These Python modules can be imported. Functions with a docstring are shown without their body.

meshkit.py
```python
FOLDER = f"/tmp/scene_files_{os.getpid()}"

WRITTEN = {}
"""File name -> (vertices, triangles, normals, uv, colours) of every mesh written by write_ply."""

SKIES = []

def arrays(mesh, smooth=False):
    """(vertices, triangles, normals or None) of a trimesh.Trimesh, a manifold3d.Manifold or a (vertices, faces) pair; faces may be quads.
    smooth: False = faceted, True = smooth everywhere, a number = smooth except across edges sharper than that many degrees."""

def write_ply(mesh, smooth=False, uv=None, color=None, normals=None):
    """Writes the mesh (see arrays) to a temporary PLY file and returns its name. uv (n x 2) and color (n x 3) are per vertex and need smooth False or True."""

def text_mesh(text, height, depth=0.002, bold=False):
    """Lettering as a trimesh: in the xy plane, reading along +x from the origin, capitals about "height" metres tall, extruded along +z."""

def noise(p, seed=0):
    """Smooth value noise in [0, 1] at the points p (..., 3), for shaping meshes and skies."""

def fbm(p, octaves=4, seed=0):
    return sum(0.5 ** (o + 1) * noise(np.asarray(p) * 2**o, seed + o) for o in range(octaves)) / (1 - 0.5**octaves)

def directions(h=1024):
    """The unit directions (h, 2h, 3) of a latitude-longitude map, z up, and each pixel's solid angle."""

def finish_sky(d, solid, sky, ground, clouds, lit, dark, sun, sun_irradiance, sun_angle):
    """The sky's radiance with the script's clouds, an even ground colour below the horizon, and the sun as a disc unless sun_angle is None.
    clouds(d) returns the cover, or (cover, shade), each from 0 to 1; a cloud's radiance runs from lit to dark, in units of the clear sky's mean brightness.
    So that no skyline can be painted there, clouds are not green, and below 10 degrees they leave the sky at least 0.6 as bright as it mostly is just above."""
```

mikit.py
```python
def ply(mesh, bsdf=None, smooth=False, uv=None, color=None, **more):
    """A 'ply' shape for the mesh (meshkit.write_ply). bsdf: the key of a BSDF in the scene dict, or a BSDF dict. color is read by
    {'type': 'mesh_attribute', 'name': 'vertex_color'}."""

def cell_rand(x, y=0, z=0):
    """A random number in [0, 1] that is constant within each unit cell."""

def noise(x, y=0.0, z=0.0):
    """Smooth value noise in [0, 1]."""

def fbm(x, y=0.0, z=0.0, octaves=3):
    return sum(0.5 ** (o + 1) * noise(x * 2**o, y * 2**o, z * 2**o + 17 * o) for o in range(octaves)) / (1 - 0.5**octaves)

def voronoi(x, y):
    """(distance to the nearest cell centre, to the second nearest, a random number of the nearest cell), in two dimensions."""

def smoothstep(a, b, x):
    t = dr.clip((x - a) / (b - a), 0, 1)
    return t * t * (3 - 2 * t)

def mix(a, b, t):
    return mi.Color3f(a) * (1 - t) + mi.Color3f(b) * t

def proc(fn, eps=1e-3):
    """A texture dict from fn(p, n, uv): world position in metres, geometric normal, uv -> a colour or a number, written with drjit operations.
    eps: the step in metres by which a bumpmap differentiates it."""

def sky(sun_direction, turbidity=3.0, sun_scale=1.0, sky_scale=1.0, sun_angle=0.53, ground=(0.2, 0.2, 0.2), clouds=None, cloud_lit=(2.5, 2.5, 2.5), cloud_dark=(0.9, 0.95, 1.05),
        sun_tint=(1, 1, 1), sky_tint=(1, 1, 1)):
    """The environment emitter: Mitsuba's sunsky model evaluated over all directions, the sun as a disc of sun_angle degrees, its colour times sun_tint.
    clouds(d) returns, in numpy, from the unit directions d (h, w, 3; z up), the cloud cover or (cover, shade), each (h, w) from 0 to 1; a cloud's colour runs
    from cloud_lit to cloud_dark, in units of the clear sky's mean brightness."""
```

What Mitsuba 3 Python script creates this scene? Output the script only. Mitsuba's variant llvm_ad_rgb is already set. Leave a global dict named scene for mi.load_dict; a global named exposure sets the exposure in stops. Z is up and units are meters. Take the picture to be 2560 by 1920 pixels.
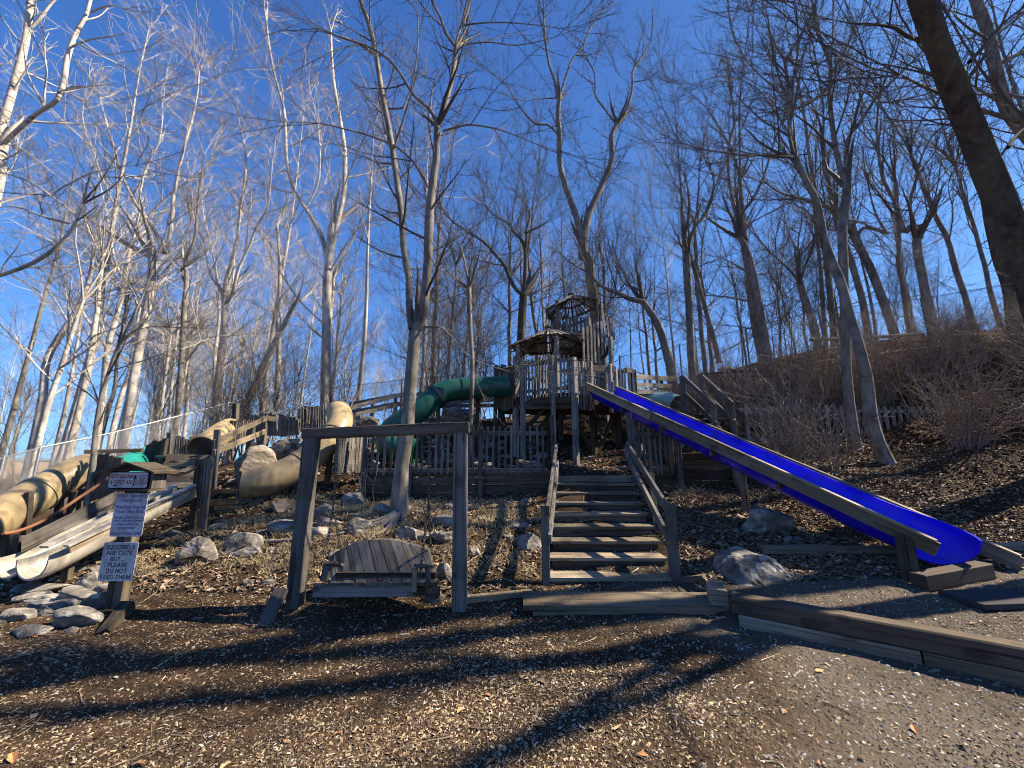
import math, random
import numpy as np, trimesh, mitsuba as mi, drjit as dr, mikit
from scipy.interpolate import RBFInterpolator
from meshkit import text_mesh, noise as nz, fbm as nfbm
T = mi.ScalarTransform4f

# ---------------------------------------------------------------- camera, sky, exposure
PITCH = math.radians(11.0)
EYE = (0.0, 0.0, 1.6)
scene = {'type': 'scene'}
labels = {}
scene['camera'] = {'type': 'perspective', 'fov_axis': 'x', 'fov': 2 * math.degrees(math.atan(512 / 390.0)), 'near_clip': 0.05, 'far_clip': 900.0,
                   'to_world': T().look_at(origin=list(EYE), target=[0, math.cos(PITCH), EYE[2] + math.sin(PITCH)], up=[0, 0, 1])}
SUN_AZ, SUN_EL = math.radians(8.0), math.radians(44.0)
SUN = (math.cos(SUN_AZ) * math.cos(SUN_EL), math.sin(SUN_AZ) * math.cos(SUN_EL), math.sin(SUN_EL))
scene['sky'] = mikit.sky(SUN, turbidity=2.0, sky_tint=(0.62, 0.92, 1.34), sun_scale=2.1, sun_tint=(0.97, 1.0, 1.04), ground=(0.07, 0.06, 0.05))
exposure = 2.3
rng = np.random.default_rng(7)
rnd = random.Random(11)

# ---------------------------------------------------------------- materials
C3 = mi.Color3f
ALB = 0.74      # all natural surfaces here are weathered or damp
def tex(fn, eps=1e-3): return mikit.proc(lambda p, n, uv: fn(p, n, uv) * ALB, eps)
def relief(fn): return {'type': 'proc', **{k: v for k, v in mikit.proc(fn, 2e-3).items() if k != 'type'}}
def pr(col, rough=0.8, spec=0.3, **k):
    return {'type': 'twosided', 'm': {'type': 'principled', 'base_color': col if isinstance(col, dict) else {'type': 'rgb', 'value': list(col)}, 'roughness': rough, 'specular': spec, **k}}

def wood_fn(dark, light, stain, amount):
    def fn(p, n, uv):
        k = dr.floor(uv.x / 20.0)
        r = mikit.cell_rand(k, 5, 1)
        g = mikit.noise(uv.x * 1.3, uv.y * 42.0, k * 3.7)
        f = mikit.noise(uv.x * 7.0, uv.y * 190.0, k)
        c = mikit.noise(uv.x * 0.9, uv.y * 75.0, k + 40.0)
        col = mikit.mix(dark, light, dr.clip(g * 0.65 + f * 0.45 - 0.05, 0, 1)) * (0.62 + 0.75 * r)
        col = col * (1 - 0.6 * mikit.smoothstep(0.24, 0.12, c))
        knot = mikit.smoothstep(0.80, 0.9, mikit.noise(uv.x * 4.0, uv.y * 13.0, k + 9.0))
        col = col * (1 - 0.45 * knot)
        s = mikit.smoothstep(0.42, 0.75, mikit.fbm(p.x * 1.7, p.y * 1.7, p.z * 2.3, 3))
        return mikit.mix(col, col * C3(stain), s * amount)
    return tex(fn)
scene['wood_grey'] = pr(wood_fn((0.085, 0.08, 0.074), (0.275, 0.26, 0.238), (0.55, 0.50, 0.42), 0.7), 0.85, 0.25)
scene['wood_bleached'] = pr(wood_fn((0.13, 0.125, 0.115), (0.40, 0.385, 0.355), (0.5, 0.47, 0.42), 0.6), 0.85, 0.25)
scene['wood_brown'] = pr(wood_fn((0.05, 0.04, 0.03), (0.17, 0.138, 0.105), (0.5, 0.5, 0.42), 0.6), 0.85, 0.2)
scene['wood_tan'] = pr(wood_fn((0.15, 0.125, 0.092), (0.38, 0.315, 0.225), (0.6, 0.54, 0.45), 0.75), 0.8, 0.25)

def bark_fn(dark, light, sx, sz, moss):
    def fn(p, n, uv):
        a = mikit.fbm(p.x * sx, p.y * sx, p.z * sz, 3)
        b = mikit.fbm(p.x * 1.3 + 7, p.y * 1.3, p.z * 0.9, 3)
        ring = mikit.smoothstep(0.70, 0.9, mikit.noise(p.x * 5.0, p.y * 5.0, p.z * 19.0)) * b
        col = mikit.mix(dark, light, dr.clip(a * 1.3 + b * 0.8 - 0.6, 0, 1))
        col = col * (1 - 0.6 * ring)
        m = mikit.smoothstep(0.55, 0.7, mikit.fbm(p.x * 2.1, p.y * 2.1 + 5, p.z * 1.2, 2))
        return mikit.mix(col, C3(0.17, 0.165, 0.09), m * moss)
    return tex(fn)
scene['bark_pale'] = pr(bark_fn((0.30, 0.275, 0.245), (0.86, 0.81, 0.73), 9.0, 3.0, 0.12), 0.9, 0.1)
scene['bark_grey'] = pr(bark_fn((0.11, 0.10, 0.09), (0.40, 0.37, 0.33), 11.0, 4.0, 0.35), 0.9, 0.1)
scene['bark_dark'] = pr(bark_fn((0.055, 0.047, 0.04), (0.17, 0.15, 0.125), 16.0, 5.0, 0.3), 0.9, 0.1)
def birch_fn(p, n, uv):
    a = mikit.fbm(p.x * 7.0, p.y * 7.0, p.z * 7.0, 3)
    d = mikit.smoothstep(0.60, 0.72, mikit.noise(p.x * 4.0, p.y * 4.0, p.z * 26.0)) * mikit.smoothstep(0.35, 0.6, mikit.fbm(p.x * 2.0, p.y * 2.0, p.z * 2.0, 2))
    return mikit.mix(mikit.mix((0.50, 0.45, 0.39), (0.74, 0.70, 0.63), a), C3(0.07, 0.055, 0.045), d * 0.9)
scene['birch_bark'] = pr(tex(birch_fn), 0.8, 0.2)
def twig_fn(p, n, uv):
    a = mikit.noise(p.x * 0.8, p.y * 0.8, p.z * 0.8)
    return mikit.mix((0.085, 0.07, 0.06), (0.19, 0.165, 0.14), a)
scene['twig_bark'] = pr(tex(twig_fn), 0.8, 0.2)
def twig_pale_fn(p, n, uv):
    a = mikit.noise(p.x * 0.8, p.y * 0.8, p.z * 0.8)
    return mikit.mix((0.36, 0.32, 0.275), (0.72, 0.66, 0.58), a)
scene['twig_pale'] = pr(tex(twig_pale_fn), 0.8, 0.2)
scene['shrub_bark'] = pr((0.21, 0.165, 0.13), 0.7, 0.3)

def rock_fn(p, n, uv):
    a = mikit.fbm(p.x * 6.0, p.y * 6.0, p.z * 9.0, 4)
    b = mikit.fbm(p.x * 1.4 + 3, p.y * 1.4, p.z * 1.4, 2)
    lich = mikit.smoothstep(0.56, 0.68, mikit.fbm(p.x * 11.0, p.y * 11.0 + 9, p.z * 11.0, 3))
    col = mikit.mix((0.09, 0.081, 0.07), (0.41, 0.385, 0.345), dr.clip(a * 1.5 + b * 0.6 - 0.65, 0, 1))
    col = mikit.mix(col, C3(0.50, 0.49, 0.45), lich * 0.6)
    seam = mikit.smoothstep(0.035, 0.0, dr.abs(mikit.noise(p.x * 2.6, p.y * 2.6, p.z * 4.4 + 3) - 0.5))
    return mikit.mix(col * (1 - 0.5 * seam), C3(0.33, 0.24, 0.15), mikit.smoothstep(0.55, 0.75, b) * 0.5)
scene['rock'] = {'type': 'twosided', 'm': {'type': 'bumpmap', 'arbitrary': relief(lambda p, n, uv: mikit.fbm(p.x * 22.0, p.y * 22.0, p.z * 22.0, 3) * 0.022 + mikit.fbm(p.x * 70.0, p.y * 70.0, p.z * 70.0, 2) * 0.006),
                 'scale': 1.0, 'bsdf': {'type': 'principled', 'base_color': tex(rock_fn), 'roughness': 0.85, 'specular': 0.25}}}

scene['vertex_tint'] = pr({'type': 'mesh_attribute', 'name': 'vertex_color'}, 0.7, 0.3)
def dust(base, worn, s):
    def fn(p, n, uv):
        a = mikit.fbm(p.x * s, p.y * s, p.z * s, 3)
        q = mikit.smoothstep(0.62, 0.70, mikit.noise(p.x * 38.0, p.y * 38.0, p.z * 9.0))
        g = mikit.smoothstep(0.52, 0.72, mikit.fbm(p.x * 9.0, p.y * 9.0, p.z * 3.0, 3)) * 0.35
        return mikit.mix(mikit.mix(base, worn, mikit.smoothstep(0.4, 0.75, a)), C3(worn), 0.35 * q) * (1 - g)
    return tex(fn)
scene['blue_plastic'] = pr(dust((0.015, 0.009, 0.80), (0.035, 0.03, 0.68), 2.4), 0.32, 0.4)
scene['green_plastic'] = pr(dust((0.007, 0.085, 0.056), (0.025, 0.125, 0.088), 2.2), 0.36, 0.45)
scene['teal_plastic'] = pr((0.02, 0.27, 0.21), 0.4, 0.4)
scene['tan_plastic'] = pr(dust((0.43, 0.33, 0.18), (0.28, 0.22, 0.14), 3.0), 0.42, 0.4)
scene['cream_plastic'] = pr(dust((0.45, 0.42, 0.36), (0.31, 0.285, 0.24), 3.0), 0.3, 0.5)
scene['dark_metal'] = {'type': 'twosided', 'm': {'type': 'roughconductor', 'alpha': 0.45, 'specular_reflectance': {'type': 'rgb', 'value': [0.16, 0.14, 0.125]}}}
scene['galvanised'] = {'type': 'twosided', 'm': {'type': 'roughconductor', 'alpha': 0.35, 'specular_reflectance': {'type': 'rgb', 'value': [0.40, 0.41, 0.42]}}}
scene['rope_fibre'] = pr((0.20, 0.095, 0.055), 0.85, 0.1)
scene['white_paint'] = pr(dust((0.66, 0.66, 0.70), (0.52, 0.50, 0.50), 6.0), 0.45, 0.4)
scene['ink_black'] = pr((0.02, 0.02, 0.024), 0.6, 0.3)
scene['ink_violet'] = pr((0.16, 0.09, 0.22), 0.6, 0.3)
scene['ink_red'] = pr((0.26, 0.05, 0.04), 0.6, 0.3)

def ground_fn(p, n, uv):
    a = mikit.fbm(p.x * 0.9, p.y * 0.9, 0.0, 4)
    s1 = mikit.noise(p.x * 60.0, p.y * 60.0, p.z * 60.0)
    s2 = mikit.noise(p.x * 150.0 + 3, p.y * 150.0, p.z * 100.0)
    mulch = mikit.mix((0.028, 0.018, 0.011), (0.125, 0.084, 0.050), dr.clip(s1 * 0.7 + s2 * 0.6 + a * 0.5 - 0.6, 0, 1))
    dirt = mikit.mix((0.062, 0.051, 0.040), (0.155, 0.134, 0.108), dr.clip(a * 0.9 + s2 * 0.4 - 0.2, 0, 1))
    leaf = mikit.mix((0.03, 0.02, 0.013), (0.105, 0.07, 0.042), dr.clip(s1 * 0.8 + a * 0.7 - 0.4, 0, 1))
    # gravelly path east of a diagonal line, leaf mould up the slopes
    d = (p.x - 1.7) * 0.60 + (p.y - 2.2) * 0.05 + (mikit.fbm(p.x * 1.1, p.y * 1.1, 4.0, 3) - 0.5) * 1.6
    w = mikit.smoothstep(-0.35, 0.5, d) * mikit.smoothstep(5.9, 5.0, p.y)
    up = mikit.smoothstep(4.9, 5.8, p.y + (a - 0.5) * 1.0)
    return mikit.mix(mikit.mix(mulch, dirt, w), leaf, up)
scene['ground_soil'] = {'type': 'twosided', 'm': {'type': 'bumpmap', 'arbitrary': relief(lambda p, n, uv: mikit.noise(p.x * 45.0, p.y * 45.0, p.z * 45.0) * 0.014 + mikit.noise(p.x * 130.0, p.y * 130.0, 1.0) * 0.006),
                        'scale': 1.0, 'bsdf': {'type': 'principled', 'base_color': tex(ground_fn), 'roughness': 0.95, 'specular': 0.15}}}

# ---------------------------------------------------------------- helpers
used = {}
def numbered(key):
    n = used.get(key, 0); used[key] = n + 1
    return key if n == 0 else '%s_%03d' % (key, n)
def V(*a): return np.array(a if len(a) > 1 else a[0], float)
def unit(v): v = np.asarray(v, float); return v / max(np.linalg.norm(v), 1e-9)
def lerp(a, b, t): return V(a) * (1 - t) + V(b) * t

class MB:
    """Collects planks, prisms and sheets into one faceted mesh with uv in metres along the grain."""
    plank = 0
    def __init__(s): s.v, s.f, s.uv, s.n = [], [], [], 0
    def add(s, v, f, uv):
        s.v.append(np.asarray(v, float)); s.f.append(np.asarray(f, int) + s.n); s.uv.append(np.asarray(uv, float)); s.n += len(v)
    def beam(s, p0, p1, w, h, up=(0, 0, 1), ch=0.06, taper=1.0, jit=0.0):
        p0, p1 = V(p0), V(p1)
        if jit:
            p0 = p0 + rng.normal(0, jit, 3); p1 = p1 + rng.normal(0, jit, 3)
        d = unit(p1 - p0); L = np.linalg.norm(p1 - p0)
        side = unit(np.cross(d, up)); upv = np.cross(side, d)
        c = min(w, h) * ch
        a, b = w / 2, h / 2
        sec = [(a - c, -b), (a, -b + c), (a, b - c), (a - c, b), (-a + c, b), (-a, b - c), (-a, -b + c), (-a + c, -b)] if ch else [(a, -b), (a, b), (-a, b), (-a, -b)]
        m = len(sec); MB.plank += 1; off = 20.0 * (MB.plank % 991) + 4 + rng.random() * 3
        r0 = [p0 + side * x + upv * y for x, y in sec]; r1 = [p1 + (side * x + upv * y) * taper for x, y in sec]
        v, f, uv, acc = [], [], [], 0.0
        for i in range(m):
            j = (i + 1) % m; e = math.dist(sec[i], sec[j]); k = len(v)
            v += [r0[i], r0[j], r1[j], r1[i]]; uv += [(off, acc), (off, acc + e), (off + L, acc + e), (off + L, acc)]
            f += [(k, k + 1, k + 2), (k, k + 2, k + 3)]; acc += e
        for r, flip in ((r0, 1), (r1, 0)):
            k = len(v); v += r; uv += [(off + 12 + x * 0.3, y) for x, y in sec]
            for i in range(1, m - 1): f.append((k, k + i + 1, k + i) if flip else (k, k + i, k + i + 1))
        s.add(v, f, uv); return s
    def prism(s, poly, p0, ex, ey, thick, grain=0):
        """polygon (2d) spanned by ex, ey at p0, extruded by thick along ex x ey"""
        import shapely
        g = poly if hasattr(poly, 'exterior') else shapely.Polygon(poly)
        m = trimesh.creation.extrude_polygon(g, thick, engine='earcut')
        tri = m.vertices[m.faces].reshape(-1, 3)
        MB.plank += 1; off = 20.0 * (MB.plank % 991) + 8
        ex, ey = unit(ex), unit(ey); ez = np.cross(ex, ey)
        v = V(p0) + tri[:, :1] * ex + tri[:, 1:2] * ey + tri[:, 2:] * ez
        uv = np.stack([off + tri[:, grain], tri[:, 1 - grain] + tri[:, 2]], 1)
        s.add(v, np.arange(len(v)).reshape(-1, 3), uv); return s
    def entry(s, bsdf): return mikit.ply((np.vstack(s.v), np.vstack(s.f)), bsdf, uv=np.vstack(s.uv))

def put(key, shape, label=None, cat=None, group=None, kind=None):
    key = numbered(key); scene[key] = shape
    info = {k: v for k, v in (('label', label), ('category', cat), ('group', group), ('kind', kind)) if v}
    if info: labels[key] = info
    return key
def thing(name, label, cat, group=None):
    key = numbered(name); labels[key] = {'label': label, 'category': cat}
    if group: labels[key]['group'] = group
    return key
def part(parent, name, mb, bsdf='wood_grey', label=None, kind=None):
    return put(parent + '__' + name, mb.entry(bsdf) if isinstance(mb, MB) else mb, label=label, kind=kind)
def bar(parent, name, p0, p1, w, h, bsdf='wood_grey', up=(0, 0, 1), ch=0.06, jit=0.0, label=None):
    return part(parent, name, MB().beam(p0, p1, w, h, up, ch, jit=jit), bsdf, label)

def sweep(pts, rad, n=12, arc=None, thick=0.0, up=(0, 0, 1), cap=True, squash=1.0):
    """tube (arc None) or open trough swept along pts; thick > 0 gives it an inner wall and rims. Returns (v, f)."""
    pts = np.asarray(pts, float); rad = np.broadcast_to(np.asarray(rad, float), (len(pts),))
    tan = np.gradient(pts, axis=0); tan /= np.linalg.norm(tan, axis=1, keepdims=True)
    side = np.cross(tan, up); side /= np.linalg.norm(side, axis=1, keepdims=True); nrm = np.cross(side, tan)
    full = arc is None
    ang = np.linspace(0, 2 * np.pi, n, endpoint=False) if full else np.linspace(arc[0], arc[1], n)
    def shell(off):
        r = (rad + off)[:, None, None]
        return pts[:, None] + r * (np.cos(ang)[None, :, None] * side[:, None] + squash * np.sin(ang)[None, :, None] * nrm[:, None])
    def grid(base, flip):
        f = []
        for i in range(len(pts) - 1):
            for j in range(n if full else n - 1):
                a, b, c, d = base + i * n + j, base + i * n + (j + 1) % n, base + (i + 1) * n + (j + 1) % n, base + (i + 1) * n + j
                f += [(a, c, b), (a, d, c)] if flip else [(a, b, c), (a, c, d)]
        return f
    m = len(pts) * n
    v = [shell(0).reshape(-1, 3)]; f = grid(0, False)
    if thick:
        v.append(shell(-thick).reshape(-1, 3)); f += grid(m, True)
        for i, fl in ((0, 1), (len(pts) - 1, 0)):
            for j in range(n if full else n - 1):
                a, b = i * n + j, i * n + (j + 1) % n
                f += [(a, m + a, b), (b, m + a, m + b)] if not fl else [(a, b, m + a), (b, m + b, m + a)]
        if not full:
            for i in range(len(pts) - 1):
                for j, fl in ((0, 0), (n - 1, 1)):
                    a, b = i * n + j, (i + 1) * n + j
                    f += [(a, b, m + a), (b, m + b, m + a)] if fl else [(a, m + a, b), (b, m + a, m + b)]
    elif cap and full:
        k = m; v.append(pts[[0, -1]])
        for j in range(n):
            f += [(k, (j + 1) % n, j), (k + 1, m - n + j, m - n + (j + 1) % n)]
    return np.vstack(v), np.array(f)
def curve(pts, n):
    """smooth curve through the points"""
    from scipy.interpolate import CubicSpline
    p = np.asarray(pts, float); t = np.r_[0, np.cumsum(np.linalg.norm(np.diff(p, axis=0), axis=1))]
    return CubicSpline(t, p)(np.linspace(0, t[-1], n))
def plastic(parent, name, pts, r, bsdf, n=20, arc=None, thick=0.02, label=None, smooth=40):
    return put(parent + '__' + name, mikit.ply(sweep(pts, r, n, arc, thick), bsdf, smooth=smooth), label=label)
def cat_mesh(lst):
    v, f, k = [], [], 0
    for a, b in lst: v.append(a); f.append(np.asarray(b) + k); k += len(a)
    return np.vstack(v), np.vstack(f)

# ---------------------------------------------------------------- terrain
GP = np.array([
 (-14,-10,0),(-6,-10,0),(0,-10,0),(6,-10,0),(14,-10,.4),(-14,0,0),(-8,0,0),(-4,0,0),(0,0,0),(4,0,.0),(8,0,.15),(14,0,1.0),
 (-14,4,.0),(-8,3,0),(-4,3,0),(0,3,0),(2,3,0),(4,2,0),(6,2,.05),(-5,4.2,0),(-3,4.5,.0),(-1,4.8,.0),(1.2,4.6,.02),(2.0,4.6,.02),(6,4,.12),(8,4,.3),
 (0.3,5.3,.04),(2.2,5.3,.06),(1.2,6.5,.45),(1.2,8.0,1.1),(1.6,8.9,1.3),(1.6,9.6,1.47),(1.7,10.4,1.5),(-0.4,5.6,.22),(-2,5.6,.27),(-3.5,5.6,.24),(-5,5.4,.15),(-7,5,.03),
 (-1.6,4.45,-.05),(-1.3,4.4,-.05),(-1.85,6.8,.74),(-0.3,7,.6),(-3.5,7,.62),(-5.2,7,.5),(-6.5,7.2,.38),(-8.5,7,.15),(-11,7,.05),(-14,8,.0),(-3,8.35,.72),(-2,8.3,.72),(-1,8.35,.74),(0.6,8.35,.80),(2.7,8.3,.90),(3.4,8.3,.90),(4.6,8.3,.92),
 (3.2,5.3,.12),(4.8,5.0,.12),(3.2,6.5,.5),(5,6.3,.5),(5,7.4,.85),(7,5.8,.42),(7,7.5,1.1),(9.5,6,.9),(9.5,8,1.7),(12,6,1.6),(13,9,3.0),(16,5,2.4),(20,8,4.5),
 (5.3,9.0,1.35),(7,9.2,1.6),(9,9.4,1.7),(12,9.6,2.6),(5.5,10.6,2.2),(7.5,10.6,2.4),(10,10.8,2.9),(7.2,13,4.3),(9.6,13,5.1),(12.3,13,5.5),(15.1,13,5.9),(18,13,6.2),(9,16,5.2),(12,16,6.0),(18.5,16,6.8),(24,14,7),
 (-0.5,9.4,1.35),(-2.2,9.4,1.3),(0,10.6,1.6),(-2,11,1.9),(0.5,12.2,2.2),(3.2,11.4,2.0),(2.5,13.5,2.9),(4.8,11.6,2.6),(5.2,13,3.4),(-4.2,9.8,1.75),(-5.6,8.6,1.05),(-6.6,9.5,1.2),(-4.4,11.8,2.4),(-8,9,.7),(-6.5,12,2.0),(-10,11,.8),
 (-5,13.5,2.65),(-1.5,13.5,2.8),(0,15,3.2),(4,16,3.9),(-5,17,2.8),(-10,15,1.6),(-14,13,.9),(-20,16,.8),(-20,8,0),(-14,22,1.3),(-25,25,.6),(-5,25,2.8),(4,25,3.8),(14,25,6.2),(25,25,7),
 (-40,40,0),(-15,45,.8),(5,45,2.6),(25,45,5.5),(45,40,6.5),(-90,90,-1),(-30,90,0),(20,90,1.5),(90,90,4),(-90,0,-1),(90,0,6),(40,5,6.5),(-40,5,-.3),(-60,-40,-.5),(0,-40,-.3),(60,-40,2)], float)
_rbf = RBFInterpolator(GP[:, :2], GP[:, 2], kernel='linear', smoothing=0.02)
_gx = np.concatenate([np.arange(-100, -12, 4.0), np.arange(-12, -8, 0.4), np.arange(-8, 10, 0.1), np.arange(10, 22, 0.4), np.arange(22, 101, 4.0)])
_gy = np.concatenate([np.arange(-40, -2, 4.0), np.arange(-2, 1, 0.4), np.arange(1, 12, 0.1), np.arange(12, 24, 0.4), np.arange(24, 101, 4.0)])
_X, _Y = np.meshgrid(_gx, _gy, indexing='ij')
_Z = _rbf(np.stack([_X.ravel(), _Y.ravel()], 1)).reshape(_X.shape)
from scipy.ndimage import gaussian_filter
_Zs = gaussian_filter(_Z, 2.0)
# the path behind the kerb timber lies higher: a real step of the ground along the timber
_d = ((_X - 2.2) * 0.56 + (_Y - 4.33) * 0.83)
_st = np.clip(_d / 0.12, 0, 1) * np.clip((_X - 2.15) / 0.15, 0, 1) * np.clip((6.2 - _Y) / 1.2, 0, 1) * np.clip((12 - _X) / 4, 0, 1)
_P = np.stack([_X, _Y, _X * 0], -1)
_Zs = _Zs + 0.14 * _st + (nfbm(_P * 1.1, 3) - 0.5) * 0.10 * np.clip((_Y - 4.6) / 1.0, 0.25, 1.6) + (nfbm(_P * 6.0 + 9, 3) - 0.5) * 0.035
from scipy.interpolate import RegularGridInterpolator
_H = RegularGridInterpolator((_gx, _gy), _Zs, bounds_error=False, fill_value=0.0)
def H(x, y): return float(_H((x, y)))
def on(x, y, dz=0.0): return V(x, y, H(x, y) + dz)

# ---------------------------------------------------------------- ground
def sheet():
    nx, ny = len(_gx), len(_gy)
    v = np.stack([_X.ravel(), _Y.ravel(), _Zs.ravel()], 1)
    i, j = np.meshgrid(np.arange(nx - 1), np.arange(ny - 1), indexing='ij')
    a = (i * ny + j).ravel(); b = a + ny
    return v, np.vstack([np.stack([a, b, b + 1], 1), np.stack([a, b + 1, a + 1], 1)])
scene['ground'] = mikit.ply(sheet(), 'ground_soil', smooth=True)
labels['ground'] = {'label': 'brown mulch and soil ground rising into a leafy wooded hillside', 'category': 'ground', 'kind': 'structure'}
far_v = np.array([(x, y, -2.2) for x in (-800, 800) for y in (-800, 800)], float)
scene['distant_ground'] = mikit.ply((far_v, np.array([[0, 2, 3], [0, 3, 1]])), pr((0.10, 0.075, 0.055), 0.95, 0.1))
labels['distant_ground'] = {'label': 'flat brown woodland ground far beyond the playground hill', 'category': 'ground', 'kind': 'structure'}

# ---------------------------------------------------------------- swing
def hexa(mb, q, off):
    """board with front corners q (4, counter clockwise) and thickness vector off"""
    q = np.asarray(q, float); b = q + V(off)
    L = np.linalg.norm(q[3] - q[0]); w = np.linalg.norm(q[1] - q[0])
    MB.plank += 1; o = 20.0 * (MB.plank % 991) + 4 + rng.random() * 3
    P = [q[0], q[1], q[2], q[3], b[0], b[1], b[2], b[3]]
    for face, uv in (((0, 1, 2, 3), [(0, 0), (0, w), (L, w), (L, 0)]), ((5, 4, 7, 6), [(0, 0), (0, w), (L, w), (L, 0)]), ((1, 5, 6, 2), [(0, w), (0, w + .04), (L, w + .04), (L, w)]),
                     ((4, 0, 3, 7), [(0, w), (0, w + .04), (L, w + .04), (L, w)]), ((3, 2, 6, 7), [(0, 0), (0, w), (.04, w), (.04, 0)]), ((4, 5, 1, 0), [(0, 0), (0, w), (.04, w), (.04, 0)])):
        mb.add([P[k] for k in face], [(0, 1, 2), (0, 2, 3)], [(o + a, c) for a, c in uv])
    return mb
def chain_mesh(p0, p1, sag=0.0, link=0.05, r=0.006):
    n = max(3, int(np.linalg.norm(V(p1) - V(p0)) / (link * 0.74)))
    out = []
    for i in range(n):
        a = lerp(p0, p1, i / n); b = lerp(p0, p1, (i + 1) / n)
        for q, t in ((a, i / n), (b, (i + 1) / n)): q[2] -= sag * 4 * t * (1 - t)
        d = unit(b - a); c = (a + b) / 2
        s = unit(np.cross(d, [0.3, 1, 0.1])); s2 = np.cross(d, s)
        w = s if i % 2 else s2
        th = np.linspace(0, 2 * np.pi, 8, endpoint=False)
        ring = c + np.outer(np.cos(th) * link * 0.5, d) + np.outer(np.sin(th) * link * 0.28, w)
        nn = np.cross(d, w); vs, fs = [], []
        for k in range(8):
            o = unit(ring[k] - c)
            vs += [ring[k] + o * r, ring[k] + nn * r, ring[k] - o * r, ring[k] - nn * r]
        for k in range(8):
            for j in range(4):
                A, B, Cc, D = k * 4 + j, k * 4 + (j + 1) % 4, ((k + 1) % 8) * 4 + (j + 1) % 4, ((k + 1) % 8) * 4 + j
                fs += [(A, B, Cc), (A, Cc, D)]
        out.append((np.array(vs), fs))
    return cat_mesh(out)

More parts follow.
